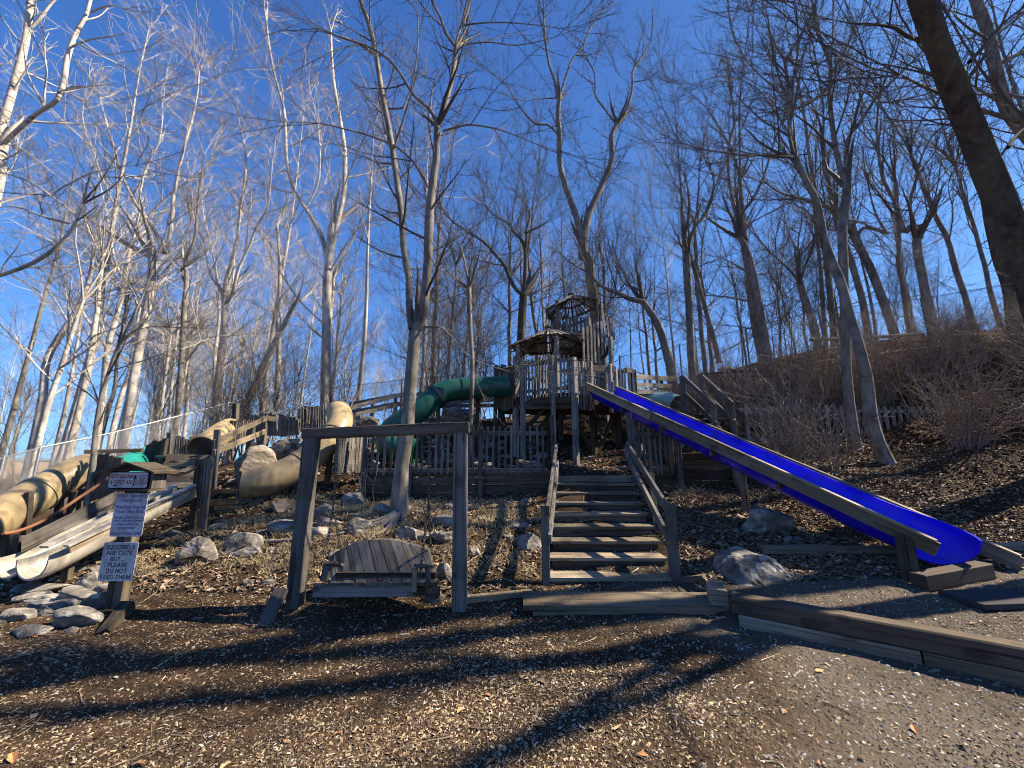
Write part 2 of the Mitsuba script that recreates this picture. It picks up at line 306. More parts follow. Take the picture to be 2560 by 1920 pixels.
sf = thing('swing_frame', 'weathered grey timber frame of two square posts and a top beam over the bench swing', 'swing frame')
YS = 4.66
L0 = V((-2.38, 4.66, -0.01)); R0 = V((-0.57, 4.66, 0.02))
bar(sf, 'post', (L0[0], YS, -.2), V((-2.37, 4.66, 1.88)), .155, .14, 'wood_grey', up=(0, 1, 0))
bar(sf, 'post', (R0[0], YS, -.2), V((-0.61, 4.66, 1.94)), .155, .14, 'wood_grey', up=(0, 1, 0))
bl, br = V((-2.46, 4.66, 1.9)), V((-0.51, 4.66, 1.98))
bar(sf, 'beam', bl, br, .15, .125, 'wood_brown', label='dark stained horizontal top beam')
bar(sf, 'brace', V((-2.49, 4.3, -0.02)) - V(0, 0, .05), V((-2.49, 4.56, 0.23)), .045, .14, 'wood_grey', up=(1, .2, 0), label='short board leaning against the foot of the left post')
for x in (640, 1155):
    pass
bs = thing('bench_swing', 'dark weathered plank bench hanging on four chains with a curved fan back', 'swing bench')
A, B = V((-2.02, 4.28, 0.38)), V((-0.82, 4.3, 0.36))
A[2] = B[2] = (A[2] + B[2]) / 2
bdir = V(0.02, .45, -.125)
n = 9
for i in range(n):
    a, b = lerp(A, B, i / n + .006), lerp(A, B, (i + 1) / n - .006)
    a[2] += rng.normal(0, .003); b[2] += rng.normal(0, .002)
    mb = MB(); hexa(mb, [a, b, b + bdir, a + bdir], (0, 0, -.028)); part(bs, 'seat_slat', mb, 'wood_grey')
bar(bs, 'front_board', A + V(-.005, .03, -.085), lerp(A, B, .84) + V(0, .03, -.085), .035, .11, 'wood_grey')
bar(bs, 'rear_board', A + bdir + V(0, -.05, -.08), B + bdir + V(0, -.05, -.08), .035, .10, 'wood_brown')
for t in (.02, .5, .98):
    bar(bs, 'seat_joist', lerp(A, B, t) + V(0, .06, -.08), lerp(A, B, t) + bdir + V(0, -.08, -.07), .04, .08, 'wood_brown')
bots = [600, 662, 737, 806, 876, 946, 1015, 1080, 1140, 1197]
tops = [590, 622, 682, 742, 806, 868, 928, 990, 1062, 1155]
bp = [(-2.04, 4.74, 0.26), (-1.92, 4.74, 0.26), (-1.76, 4.74, 0.26), (-1.63, 4.74, 0.26), (-1.49, 4.74, 0.26), (-1.34, 4.74, 0.26), (-1.21, 4.74, 0.26), (-1.07, 4.74, 0.26), (-0.95, 4.74, 0.26), (-0.84, 4.74, 0.26)]
tp = [(-2.18, 4.96, 0.46), (-2.12, 4.96, 0.51), (-1.99, 4.96, 0.58), (-1.87, 4.96, 0.63), (-1.73, 4.96, 0.65), (-1.6, 4.96, 0.66), (-1.47, 4.96, 0.66), (-1.34, 4.96, 0.64), (-1.18, 4.96, 0.6), (-0.98, 4.96, 0.54)]
for i in range(9):
    g = .045
    q = [lerp(bp[i], bp[i + 1], g), lerp(bp[i + 1], bp[i], g), lerp(tp[i + 1], tp[i], g), lerp(tp[i], tp[i + 1], g)]
    q[0] = V(q[0]) - V(0, 0, .05); q[1] = V(q[1]) - V(0, 0, .05)
    mb = MB(); hexa(mb, q, (0, .028, .006)); part(bs, 'back_slat', mb, 'wood_grey')
bar(bs, 'back_rail', V(bp[0]) + V(.03, .06, .04), V(bp[9]) + V(-.03, .06, .04), .04, .07, 'wood_brown')
bar(bs, 'back_rail', V(tp[1]) + V(.02, .02, -.07), V(tp[8]) + V(.05, .02, -.12), .04, .06, 'wood_brown')
al0, al1 = V((-1.88, 4.3, 0.56)), V((-1.97, 4.74, 0.42))
bar(bs, 'armrest', al0, al1, .12, .03, 'wood_grey')
bar(bs, 'arm_support', V((-1.94, 4.34, 0.38)), V((-1.93, 4.36, 0.52)), .07, .05, 'wood_grey', up=(0, 1, 0))
ar0, ar1 = V((-0.95, 4.3, 0.53)), V((-0.94, 4.76, 0.4))
bar(bs, 'armrest', ar0, ar1, .12, .03, 'wood_grey')
bar(bs, 'arm_support', V((-1, 4.31, 0.28)), V((-1, 4.32, 0.5)), .05, .04, 'wood_tan', up=(0, 1, 0))
bar(bs, 'arm_support', V((-0.89, 4.5, 0.22)), V((-0.91, 4.5, 0.46)), .05, .04, 'wood_grey', up=(0, 1, 0))
hl, hr = V((-2.06, 4.66, 1.86)), V((-0.97, 4.66, 1.91))
kl, kr = V((-2.03, 4.62, 1.08)), V((-0.95, 4.62, 1.12))
for p, q in ((hl, kl), (kl, V((-1.95, 4.33, 0.6))), (kl, V((-2.04, 4.92, 0.58))), (hr, kr), (kr, V((-0.95, 4.31, 0.38))), (kr, V((-0.97, 4.95, 0.58)))):
    put(bs + '__chain', mikit.ply(chain_mesh(p, q), 'dark_metal', smooth=True))

# ---------------------------------------------------------------- sign post and its signs
SP = V(-4.22, 4.56, 0)
sp = thing('sign_post', 'square wooden post with a small gabled roof box on top and a foot brace', 'sign post')
bar(sp, 'post', (SP[0] + .01, SP[1], -.25), (SP[0] + .01, SP[1], 1.30), .10, .10, 'wood_tan', up=(0, 1, 0))
bar(sp, 'post_face', (SP[0] - .075, SP[1] - .005, -.25), (SP[0] - .075, SP[1] - .005, 1.29), .06, .10, 'wood_brown', up=(0, 1, 0))
mb = MB(); hexa(mb, [V((-3.87, 3.98, 0.01)), V((-3.79, 4.02, 0.05)), V((-3.99, 4.47, 0.14)), V((-4.12, 4.47, 0.14))], (-.02, .10, -.10)); part(sp, 'brace', mb, 'wood_brown')
bx0, bx1, bz = -4.49, -4.02, 1.27
bar(sp, 'box_floor', (bx0 - .01, SP[1], bz), (bx1 + .01, SP[1], bz), .22, .025, 'wood_brown')
for x in (bx0, bx1): bar(sp, 'box_side', (x, SP[1], bz + .014), (x, SP[1], bz + .20), .03, .18, 'wood_grey', up=(0, 1, 0))
bar(sp, 'box_back', (bx0 + .016, SP[1] + .02, bz + .105), (bx1 - .016, SP[1] + .02, bz + .105), .03, .18, 'wood_brown')
ap = V((bx0 + bx1) / 2 + .01, SP[1] - .01, 1.575)
for s in (-1, 1):
    e = ap + V(s * .32, 0, -.105)
    mb = MB(); hexa(mb, [e + V(0, -.17, 0), ap + V(0, -.17, 0), ap + V(0, .17, 0), e + V(0, .17, 0)] if s < 0 else [ap + V(0.002, -.17, 0), e + V(0, -.17, 0), e + V(0, .17, 0), ap + V(0.002, .17, 0)], (0, 0, -.022)); part(sp, 'roof_board', mb, 'wood_brown')
mb = MB().prism([(-.27, 0), (.27, 0), (0, .085)], V(ap[0], SP[1] - .085, 1.475), (1, 0, 0), (0, 0, 1), .02); part(sp, 'gable', mb, 'wood_brown')
def sign(name, label, cx, z0, z1, w, rot=0.0, lines=(), shear=0.0, yfront=None):
    import shapely
    k = thing(name, label, 'sign')
    yf = yfront or (SP[1] - .058)
    M = np.eye(4); M[:3, :3] = np.array([[1, 0, 0], [0, 0, -1], [0, 1, 0]]) @ np.array([[math.cos(rot), -math.sin(rot), 0], [math.sin(rot), math.cos(rot), 0], [0, 0, 1]])
    M[:3, 3] = (cx, yf, (z0 + z1) / 2)
    h = z1 - z0
    m = trimesh.creation.extrude_polygon(shapely.box(-w / 2 + .025, -h / 2 + .025, w / 2 - .025, h / 2 - .025).buffer(.024, quad_segs=5), .004, engine='earcut')
    m.apply_transform(M); put(k + '__board', mikit.ply(m, 'white_paint'))
    for s, hh, dx, dy, ink, wmax in lines:
        t = text_mesh(s, hh, .0012, bold=True); b = t.bounds
        sc = min(1.0, wmax / (b[1, 0] - b[0, 0]))
        t.apply_scale([sc, 1, 1]); t.apply_translation([dx - sc * (b[0, 0] + b[1, 0]) / 2, dy, .0042])
        t.apply_transform(M); put(k + '__lettering', mikit.ply(t, ink))
    return k, M
s1, M1 = sign('restroom_sign', 'small white sign reading RESTROOMS & FIRST AID in worn red letters under the little roof', -4.265, 1.295, 1.462, .425, 0, yfront=SP[1] - .096, lines=[
    ('RESTROOMS', .038, -.068, .021, 'ink_red', .262), ('& FIRST AID', .038, -.072, -.040, 'ink_red', .248),
    ('IN THE', .017, .145, .018, 'ink_red', .08), ('MAIN', .017, .145, -.008, 'ink_red', .08), ('BUILDING', .017, .145, -.034, 'ink_red', .10)])
for (x0, y0, x1, y1) in ((.085, .05, .205, .054), (.085, -.05, .205, -.046), (.085, -.046, .089, .05), (.201, -.046, .205, .05)):
    m = trimesh.creation.box(bounds=[(x0, y0, .0042), (x1, y1, .0054)]); m.apply_transform(M1); put(s1 + '__border', mikit.ply(m, 'ink_black'))
for pts in ([(.055, -.07), (.063, -.02), (.057, .03), (.075, .06), (.083, .03), (.07, -.02), (.078, -.06)], [(-.17, -.06), (-.13, -.045), (-.10, -.055), (-.13, -.066)], [(-.17, .06), (-.14, .066), (-.145, .05)]):
    import shapely
    m = trimesh.creation.extrude_polygon(shapely.Polygon(pts), .001, engine='earcut'); m.apply_translation([0, 0, .0044]); m.apply_transform(M1); put(s1 + '__peeled_patch', mikit.ply(m, 'ink_black'))
sign('warning_sign', 'white rules sign with faded violet lettering, middle one on the post', -4.225, .775, 1.235, .355, 0, lines=[
    ("SMNC Nature's", .034, 0, .185, 'ink_violet', .315), ('Playground', .034, 0, .138, 'ink_violet', .225), ('Warning Play at', .034, 0, .066, 'ink_violet', .325), ('Your Own Risk', .034, 0, .020, 'ink_violet', .315),
    ('Adults please watch', .025, 0, -.040, 'ink_violet', .31), ('your children closely', .025, 0, -.073, 'ink_violet', .315), ('while using the', .025, 0, -.110, 'ink_violet', .25), ('playground', .025, 0, -.148, 'ink_violet', .175), ('Hours 9AM-5PM', .033, 0, -.212, 'ink_violet', .335)])
sign('squirrel_sign', 'white sign in bold black capitals asking not to feed the squirrels, lowest on the post', -4.252, .325, .72, .375, 0, lines=[
    ('SQUIRRELS', .043, .0, .124, 'ink_black', .315), ('ARE CUTE', .043, .0, .066, 'ink_black', .285), ('BUT...', .043, -.01, .003, 'ink_black', .155), ('PLEASE', .043, 0, -.055, 'ink_black', .21), ('DO NOT', .043, 0, -.116, 'ink_black', .225), ('FEED THEM', .043, 0, -.176, 'ink_black', .32)])

# ---------------------------------------------------------------- stairs up to the plateau
st = thing('timber_stairs', 'wide wooden stairs with worn treads and two plank handrails climbing to the tower', 'stairs')
def stair(i): return V(1.265 + .058 * i, 5.26 + .40 * i, .15 + .14 * i)
for i in range(9):
    c = stair(i); w = .80 if i else .80
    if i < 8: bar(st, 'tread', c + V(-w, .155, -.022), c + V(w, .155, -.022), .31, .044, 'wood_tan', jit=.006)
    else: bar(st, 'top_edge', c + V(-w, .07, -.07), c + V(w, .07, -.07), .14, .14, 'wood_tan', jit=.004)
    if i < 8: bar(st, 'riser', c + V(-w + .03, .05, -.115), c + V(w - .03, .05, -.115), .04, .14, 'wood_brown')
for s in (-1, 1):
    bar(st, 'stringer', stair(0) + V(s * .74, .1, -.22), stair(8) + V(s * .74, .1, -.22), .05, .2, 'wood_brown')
b0, t0 = V((2.06, 5.3, 0.06)), V((2.06, 5.3, 1.02))
bar(st, 'post', b0 - V(0, 0, .15), V(b0[0] + .0, 5.3, t0[2]), .12, .09, 'wood_grey', up=(0, 1, 0))
b1 = V((0.43, 5.3, 1.02))
bar(st, 'post', V((0.43, 5.3, 0.04)) - V(0, 0, .15), b1, .10, .09, 'wood_grey', up=(0, 1, 0))
q0, q1 = V((2.54, 8.3, 1.4)), V((2.48, 8.3, 2.59))
bar(st, 'post', q0 - V(0, 0, .3), q1, .10, .10, 'wood_grey', up=(0, 1, 0))
q2, q3 = V((0.92, 8.3, 1.4)), V((0.85, 8.3, 2.53))
bar(st, 'post', q2 - V(0, 0, .3), q3, .10, .10, 'wood_grey', up=(0, 1, 0))
bar(st, 'post', V((2.32, 6.6, 0.51)) - V(0, 0, .1), V((2.4, 6.9, 1.38)), .09, .05, 'wood_grey', up=(0, 1, 0))
for a, b in (((1.99, 5.22, 0.98), (2.4, 8.2, 1.92)), ((1.99, 5.22, 0.61), (2.42, 8.2, 1.57)), ((0.46, 5.22, 0.96), (0.92, 8.2, 1.87)), ((0.48, 5.22, 0.61), (0.94, 8.2, 1.53))):
    bar(st, 'handrail', a, b, .045, .125, 'wood_grey', jit=.003)

put('timber_step', MB().beam((.12, 4.66, .085), (2.25, 4.62, .085), .44, .055).beam((.22, 4.50, .03), (2.2, 4.48, .03), .05, .12).entry('wood_tan'), 'broad bare plank step lying in front of the stairs', 'step')
ek = thing('kerb_timber', 'long square timber kerb on the right between mulch and gravel path', 'timber kerb')
e0, e1 = V(2.25, 4.32, .18), V(3.78, 3.22, .17); ed = unit(e1 - e0)
bar(ek, 'upper_timber', e0, e0 + ed * 6.2, .17, .165, 'wood_brown', ch=.08)
bar(ek, 'lower_timber', e0 + ed * .05 + V(-.012, -.016, -.162), e0 + ed * 1.32 + V(-.012, -.016, -.162), .16, .155, 'wood_tan', ch=.08)
bar(ek, 'lower_timber', e0 + ed * 1.335 + V(-.01, -.014, -.162), e0 + ed * 6.2 + V(-.01, -.014, -.162), .16, .155, 'wood_tan', ch=.08)
bar(ek, 'corner_block', e0 + V(-.09, .10, 0), e0 + V(.02, .40, 0), .17, .165, 'wood_tan', ch=.08)
put('border_board', MB().beam((3.48, 5.8, 0.37), (4.37, 5.68, 0.4), .16, .10).beam((4.37, 5.66, 0.39), (5.25, 5.56, 0.4), .16, .10).entry('wood_tan'), 'flat border board behind the pale boulder under the blue slide', 'border board', 'border boards')
put('border_board', MB().beam((6.18, 5.44, 0.46), (7.3, 5.44, 0.52), .14, .08).entry('wood_tan'), 'flat border board beyond the foot of the blue slide', 'border board', 'border boards')
put('border_board', MB().beam((-0.54, 4.82, 0.04), (0.24, 5, 0.05), .10, .07).entry('wood_tan'), 'short border board between swing frame and plank step', 'border board', 'border boards')
put('border_board', MB().beam((2.14, 5.3, 0.11), (2.33, 5.08, 0.2), .10, .07).entry('wood_tan'), 'short border board at the right foot of the stairs', 'border board', 'border boards')
for i, (a, b) in enumerate((((4.5, 4.36, 0.19), (5.46, 4.34, 0.24)),)):
    put('rubber_mat', MB().beam(V(a) + V(0, -.1, .03), V(b) + V(.6, -.1, .03), .42, .05).entry(pr((.045, .045, .05), .9, .1)), 'dark flat mat on the gravel path at the right edge', 'mat')

# ---------------------------------------------------------------- retaining wall and the picket fence on it
def picket_fence(key, p0, p1, z0, z1, n, w=.045, bsdf='wood_grey', rails=(.08, .86), lean=0.0, follow=None, depth=.04, jit=.012):
    p0, p1 = V(p0), V(p1); d = unit(p1 - p0); nrm = V(d[1], -d[0], 0)
    if nrm[1] > 0: nrm = -nrm
    hh = z1 - z0
    for t in rails: bar(key, 'rail', p0 - nrm * .045 + V(0, 0, z0 + hh * t), p1 - nrm * .045 + V(0, 0, z0 + hh * t), .04, .09, bsdf)
    for i in range(n):
        t = (i + .5) / n; q = lerp(p0, p1, t) + nrm * .001
        a = q + V(rng.normal(0, jit), 0, z0 + rng.normal(0, .012)); b = q + V(rng.normal(0, jit) + lean, 0, z1 + rng.normal(0, .012))
        bar(key, 'picket', a, b, w, depth, bsdf, up=(nrm[0], nrm[1], 0))
def plank_wall(key, p0, p1, z0, z1, rows, posts=(), bsdf='wood_brown'):
    p0, p1 = V(p0), V(p1); L = np.linalg.norm(p1 - p0)
    for r in range(rows):
        za = z0 + (z1 - z0) * (r + .5) / rows; cut = .35 + .3 * rng.random() if L > 2 else 1.0
        hgt = (z1 - z0) / rows - .008
        for a, b in ((0, cut), (cut + .002, 1.0)) if cut < 1 else ((0, 1.0),):
            off = V(0, rng.normal(0, .006), za)
            bar(key, 'plank', lerp(p0, p1, a) + off, lerp(p0, p1, b) + off, .05, hgt, bsdf)
    for t, zt in posts:
        q = lerp(p0, p1, t) + V(0, -.085, 0); bar(key, 'post', q + V(0, 0, z0 - .2), q + V(0, 0, zt), .10, .10, 'wood_grey', up=(0, 1, 0))
WY = 8.5
rw = thing('retaining_wall', 'dark plank retaining wall behind the big tree, left of the stairs', 'retaining wall')
plank_wall(rw, (-3.12, WY, 0), (.78, WY, 0), .60, 1.40, 5, posts=((.0, 2.28), (.245, 1.46), (.63, 2.25)))
pf = thing('picket_fence', 'grey picket fence on the plank wall left of the stairs', 'fence')
picket_fence(pf, (-3.05, WY - .05, 0), (.74, WY - .05, 0), 1.30, 2.30, 28)
rw2 = thing('retaining_wall', 'short plank retaining wall right of the stairs', 'retaining wall')
plank_wall(rw2, (2.62, WY, 0), (3.55, WY, 0), .72, 1.42, 4, posts=((.99, 2.3), (.32, 1.4)))
pf2 = thing('picket_fence', 'short grey picket fence right of the stairs under the blue slide', 'fence')
picket_fence(pf2, (2.66, WY - .05, 0), (3.45, WY - .05, 0), 1.32, 2.30, 7, w=.05)
rw3 = thing('retaining_wall', 'low dark plank wall in the shade beneath the blue slide', 'retaining wall')
plank_wall(rw3, (3.62, 8.55, 0), (5.7, 8.7, 0), .72, 1.62, 4, posts=((.55, 1.5),))
bar(rw3, 'cap', (3.5, 8.45, 1.68), (5.7, 8.6, 1.72), .16, .12, 'wood_brown')
rw4 = thing('retaining_wall', 'long plank wall behind the thicket on the right bank', 'retaining wall')
plank_wall(rw4, (5.75, 9.95, 0), (12.6, 10.4, 0), 1.35, 2.0, 4, posts=((.3, 2.1), (.6, 2.1)))
pf3 = thing('picket_fence', 'long grey picket fence half hidden by the thicket on the right bank', 'fence')
picket_fence(pf3, (5.85, 9.85, 0), (12.6, 10.3, 0), 2.02, 2.98, 34, w=.08, bsdf='wood_bleached')
pf4 = thing('picket_fence', 'sunlit close picket screen at the left end of the plank wall', 'fence')
picket_fence(pf4, (-3.39, 8.9, 1.65)[:2] + (0,), (-3.58, 8.05, 1.64)[:2] + (0,), 1.32, 2.22, 15, w=.07, rails=(.1, .9))

# ---------------------------------------------------------------- play tower
tw = thing('play_tower', 'tall weathered wooden play tower with two slatted cone roofs, picket railings and stilts', 'play tower')
DZ = 3.30
deck = [(-.10, 10.85), (.30, 10.50), (1.06, 9.98), (1.60, 9.95), (2.12, 10.25), (2.78, 10.55), (3.3, 11.2), (3.2, 12.2), (1.3, 12.9), (-.05, 12.2)]
part(tw, 'deck', MB().prism(deck, (0, 0, DZ - .06), (1, 0, 0), (0, 1, 0), .06), 'wood_brown')
for i in range(len(deck)):
    a, b = deck[i], deck[(i + 1) % len(deck)]
    bar(tw, 'rim_joist', (a[0], a[1], DZ - .17), (b[0], b[1], DZ - .17), .05, .20, 'wood_brown')
for x in np.arange(.4, 3.1, .5):
    bar(tw, 'joist', (x, 10.75, DZ - .16), (x, 12.3, DZ - .16), .05, .18, 'wood_brown')
def post(x, y, z0, z1, w=.11, bsdf='wood_bleached', key=None): return bar(key or tw, 'post', (x, y, z0), (x, y, z1), w, w, bsdf, up=(-.62, .78, 0), ch=.08)
post(1.60, 9.86, 1.2, 4.22, .13); post(1.05, 9.90, 1.1, 4.28, .10)
post(.10, 10.74, 1.2, 4.50, .12); post(.29, 10.42, 1.2, 4.36, .11)
post(1.24, 10.45, DZ, 5.02, .11); post(.17, 10.95, DZ, 5.0, .09)
post(2.12, 10.22, DZ - .4, 4.12, .10); post(2.70, 10.50, DZ - .45, 4.1, .10); post(2.86, 10.52, DZ - .3, 4.05, .09)
for x, y in ((1.05, 11.2), (2.3, 11.0), (3.1, 11.4), (.3, 11.9), (2.6, 12.4), (1.4, 12.5)): post(x, y, 1.0, DZ - .07, .14, 'wood_brown')
for a, b in (((2.3, 11.0, 1.7), (1.7, 11.0, 2.9)), ((2.4, 11.05, 1.8), (3.0, 11.3, 3.0)), ((.17, 10.8, 2.2), (1.0, 10.3, 3.1)), ((1.1, 10.2, 2.4), (1.6, 10.6, 3.05)), ((-.08, 11.1, 2.0), (-.35, 10.9, 3.1)), ((2.5, 10.9, 2.2), (2.2, 10.4, 3.1)), ((.3, 11.6, 1.9), (1.2, 11.1, 3.0))):
    bar(tw, 'brace', a, b, .05, .12, 'wood_brown')
bar(tw, 'beam', (-.3, 11.0, DZ - .33), (3.2, 11.2, DZ - .33), .09, .2, 'wood_brown')
bar(tw, 'beam', (.2, 10.45, DZ - .30), (1.65, 10.0, DZ - .33), .06, .14, 'wood_brown')
def rail_side(a, b, n, z0=DZ - .12, z1=DZ + .98, cap=True, w=.05, bsdf='wood_bleached', key=None):
    key = key or tw
    a, b = V(*a, 0), V(*b, 0); d = unit(b - a); nrm = V(d[1], -d[0], 0)
    for z in (DZ + .12, z1 - .10): bar(key, 'rail', a - nrm * .04 + V(0, 0, z), b - nrm * .04 + V(0, 0, z), .04, .085, bsdf)
    for i in range(n):
        q = lerp(a, b, (i + .6) / (n + .2))
        bar(key, 'picket', q + V(0, 0, z0 + rng.normal(0, .02)), q + V(rng.normal(0, .012), 0, z1 + rng.normal(0, .015)), w, .038, bsdf, up=nrm)
rail_side((.33, 10.42), (1.03, 9.94), 8)
rail_side((1.09, 9.93), (1.54, 9.89), 4)
rail_side((1.65, 9.9), (2.1, 10.18), 5, z0=DZ - .42, z1=DZ + .86)
rail_side((2.78, 10.5), (3.45, 10.62), 5, z0=DZ - .2, z1=DZ + .82)
rail_side((-.08, 10.9), (-.02, 12.1), 7)
rail_side((1.3, 12.9), (0, 12.25), 8)
rail_side((3.3, 11.3), (3.2, 12.2), 6)
rail_side((1.35, 11.0), (2.2, 11.35), 8, z1=DZ + .95)
rail_side((2.25, 11.3), (2.75, 11.2), 5, z1=DZ + .8)
bar(tw, 'slide_header', (2.01, 10.05, 3.97), (2.78, 10.25, 4), .06, .17, 'wood_tan')
bar(tw, 'slide_header', (3.06, 10.2, 3.96), (3.23, 10.3, 3.98), .06, .15, 'wood_tan')
post(2.08, 10.02, DZ - .2, 4.14, .08); post(2.64, 10.22, DZ - .2, 4.14, .09)
# panel where the green tube leaves the deck
for i in range(7):
    x, y = lerp((-.42, 10.72), (.02, 10.62), i / 6)
    bar(tw, 'picket', (x, y, 2.95 + rng.normal(0, .03)), (x, y, 4.2 + rng.normal(0, .04)), .07, .03, 'wood_brown', up=(0, 1, 0))
bar(tw, 'rail', (-.45, 10.76, 4.1), (.05, 10.66, 4.1), .04, .09, 'wood_brown')
post(-.46, 10.74, 1.4, 4.2, .09, 'wood_brown')

def cone_roof(name, c, R, z_eave, z_apex, n, sides, w, turn, solid=None, label=None, tip=.09):
    rk = tw + '__' + numbered_sub(name)
    part_key = put_key(rk, MB().prism([(math.cos(t) * .12, math.sin(t) * .12) for t in np.linspace(0, 2 * np.pi, 8, endpoint=False)], (c[0], c[1], z_apex - .02), (1, 0, 0), (0, 1, 0), .05).entry('wood_grey'), label)
    def edge(t):
        m = 2 * np.pi / sides; q = (t - turn) % m - m / 2
        r = R * math.cos(m / 2) / math.cos(q)
        return V(c[0] + r * math.cos(t), c[1] + r * math.sin(t), z_eave + tip * math.cos(t))
    apex = V(c[0], c[1], z_apex)
    for i in range(n):
        t = 2 * np.pi * i / n + rng.normal(0, .012)
        e = edge(t); L = 1 + rng.normal(.02, .025)
        p0 = apex + (e - apex) * L; p1 = apex + (e - apex) * .09
        ww = w * (2.1 if solid and solid(t % (2 * np.pi)) else 1.0)
        put_key(numbered(rk + '__slat'), MB().beam(p0 + V(0, 0, .0), p1 + V(0, 0, .0), ww, .022, (0, 0, 1), 0, taper=.14, jit=.004).entry('wood_bleached'))
    for i in range(sides):
        t = turn + 2 * np.pi * i / sides
        e = edge(t + 1e-4); e2 = edge(t + 2 * np.pi / sides - 1e-4)
        put_key(numbered(rk + '__rafter'), MB().beam(apex + (e - apex) * .95 - V(0, 0, .07), apex + (e - apex) * .08 - V(0, 0, .06), .045, .09).entry('wood_brown'))
        for fr in (.90, .5):
            put_key(numbered(rk + '__batten'), MB().beam(apex + (e - apex) * fr - V(0, 0, .045), apex + (e2 - apex) * fr - V(0, 0, .045), .04, .05).entry('wood_brown'))
def numbered_sub(name): return numbered(tw + '__' + name)[len(tw) + 2:]
def put_key(key, shape, label=None):
    scene[key] = shape
    if label: labels[key] = {'label': label}
    return key
cone_roof('roof', (1.10, 11.25), 1.18, 4.98, 5.52, 52, 6, .072, math.radians(12), solid=lambda t: math.radians(95) < t < math.radians(215), label='lower six-sided slatted roof')
cone_roof('upper_roof', (2.02, 12.5), 1.0, 6.62, 7.15, 32, 6, .072, math.radians(20), label='upper slatted roof with wide gaps', tip=.15)
# upper deck and its stepped picket walls
UZ = 5.12
up = [(1.35, 11.95), (3.15, 11.75), (3.25, 13.2), (1.4, 13.3)]
part(tw, 'upper_deck', MB().prism(up, (0, 0, UZ - .06), (1, 0, 0), (0, 1, 0), .06), 'wood_brown')
for x, y, z0, z1 in ((1.50, 12.0, 2.0, 6.7), (3.06, 11.66, 2.0, 5.36), (3.2, 13.1, 2.0, 6.68), (1.45, 13.2, 2.0, 6.68), (2.98, 12.35, UZ, 6.75), (2.42, 11.72, UZ - 2.0, 6.0)): post(x, y, z0, z1, .12)
ul = [(1.55, 12.4, 5.97), (1.61, 12.34, 6), (1.66, 12.29, 6.03), (1.72, 12.24, 6.06), (1.79, 12.18, 6.1), (1.88, 12.12, 6.19), (1.99, 12.07, 6.18), (2.1, 12.02, 6.16), (2.21, 11.96, 6.14), (2.33, 11.9, 6.1), (2.44, 11.85, 6.14)]
for i, q in enumerate(ul):
    x, y, z = q
    bar(tw, 'upper_picket', (x, y, UZ - .12), (x + rng.normal(0, .01), y, z + rng.normal(0, .02)), .075, .03, 'wood_bleached', up=(0, 1, 0))
bar(tw, 'rail', V(ul[0]) + V(0, .04, -.12), V(ul[-1]) + V(0, .04, -.12), .04, .08)
bar(tw, 'rail', (ul[0][0], ul[0][1] + .04, UZ + .1), (ul[-1][0], ul[-1][1] + .04, UZ + .1), .04, .08)
xs = [985, 1015, 1045, 1075, 1105, 1135, 1162, 1188, 1212, 1232]
tops = [462, 450, 440, 428, 416, 406, 396, 388, 380, 372]
bots = [775, 772, 762, 755, 770, 690, 668, 662, 668, 560]
st_top = [(2.13, 11.2, 5.5), (2.27, 11.29, 5.58), (2.4, 11.39, 5.66), (2.53, 11.48, 5.74), (2.67, 11.58, 5.82), (2.81, 11.67, 5.89), (2.93, 11.77, 5.97), (3.06, 11.86, 6.03), (3.17, 11.96, 6.1), (3.28, 12.05, 6.17)]
st_bot = [(2.11, 11.2, 4.34), (2.25, 11.29, 4.37), (2.38, 11.39, 4.43), (2.51, 11.48, 4.48), (2.64, 11.58, 4.45), (2.77, 11.67, 4.78), (2.9, 11.77, 4.89), (3.02, 11.86, 4.94), (3.13, 11.96, 4.94), (3.25, 12.05, 5.4)]
for i, (a, b) in enumerate(zip(st_bot, st_top)):
    bar(tw, 'upper_picket', (b[0], b[1], a[2]), (b[0] + rng.normal(0, .01), b[1], b[2]), .085, .03, 'wood_bleached', up=(-.6, .8, 0))
for f in (.12, .55, .8):
    bar(tw, 'rail', lerp((st_top[0][0], st_top[0][1] + .05, st_bot[0][2]), V(st_top[0]) + V(0, .05, 0), f), lerp((st_top[-1][0], st_top[-1][1] + .05, st_bot[-2][2]), V(st_top[-1]) + V(0, .05, 0), f), .04, .09, 'wood_brown')
bar(tw, 'upper_side', (1.42, 12.0, UZ + .5), (1.42, 13.2, UZ + .5), .03, .9, 'wood_brown')
for i in range(9):
    y = 11.85 + i * .15; bar(tw, 'upper_picket', (3.2, y, UZ - .1), (3.2, y, 6.0), .03, .08, 'wood_grey')
for i in range(10):
    x = 1.5 + i * .18; bar(tw, 'upper_picket', (x, 13.25, UZ - .1), (x, 13.25, 6.1), .08, .03, 'wood_grey', up=(0, 1, 0))
# ladder stairs between the decks
for i in range(7):
    t = i / 7; bar(tw, 'step', lerp((1.5, 12.35, DZ + .2), (2.5, 12.6, UZ), t), lerp((1.5, 12.95, DZ + .2), (2.5, 13.0, UZ), t), .2, .04, 'wood_brown')

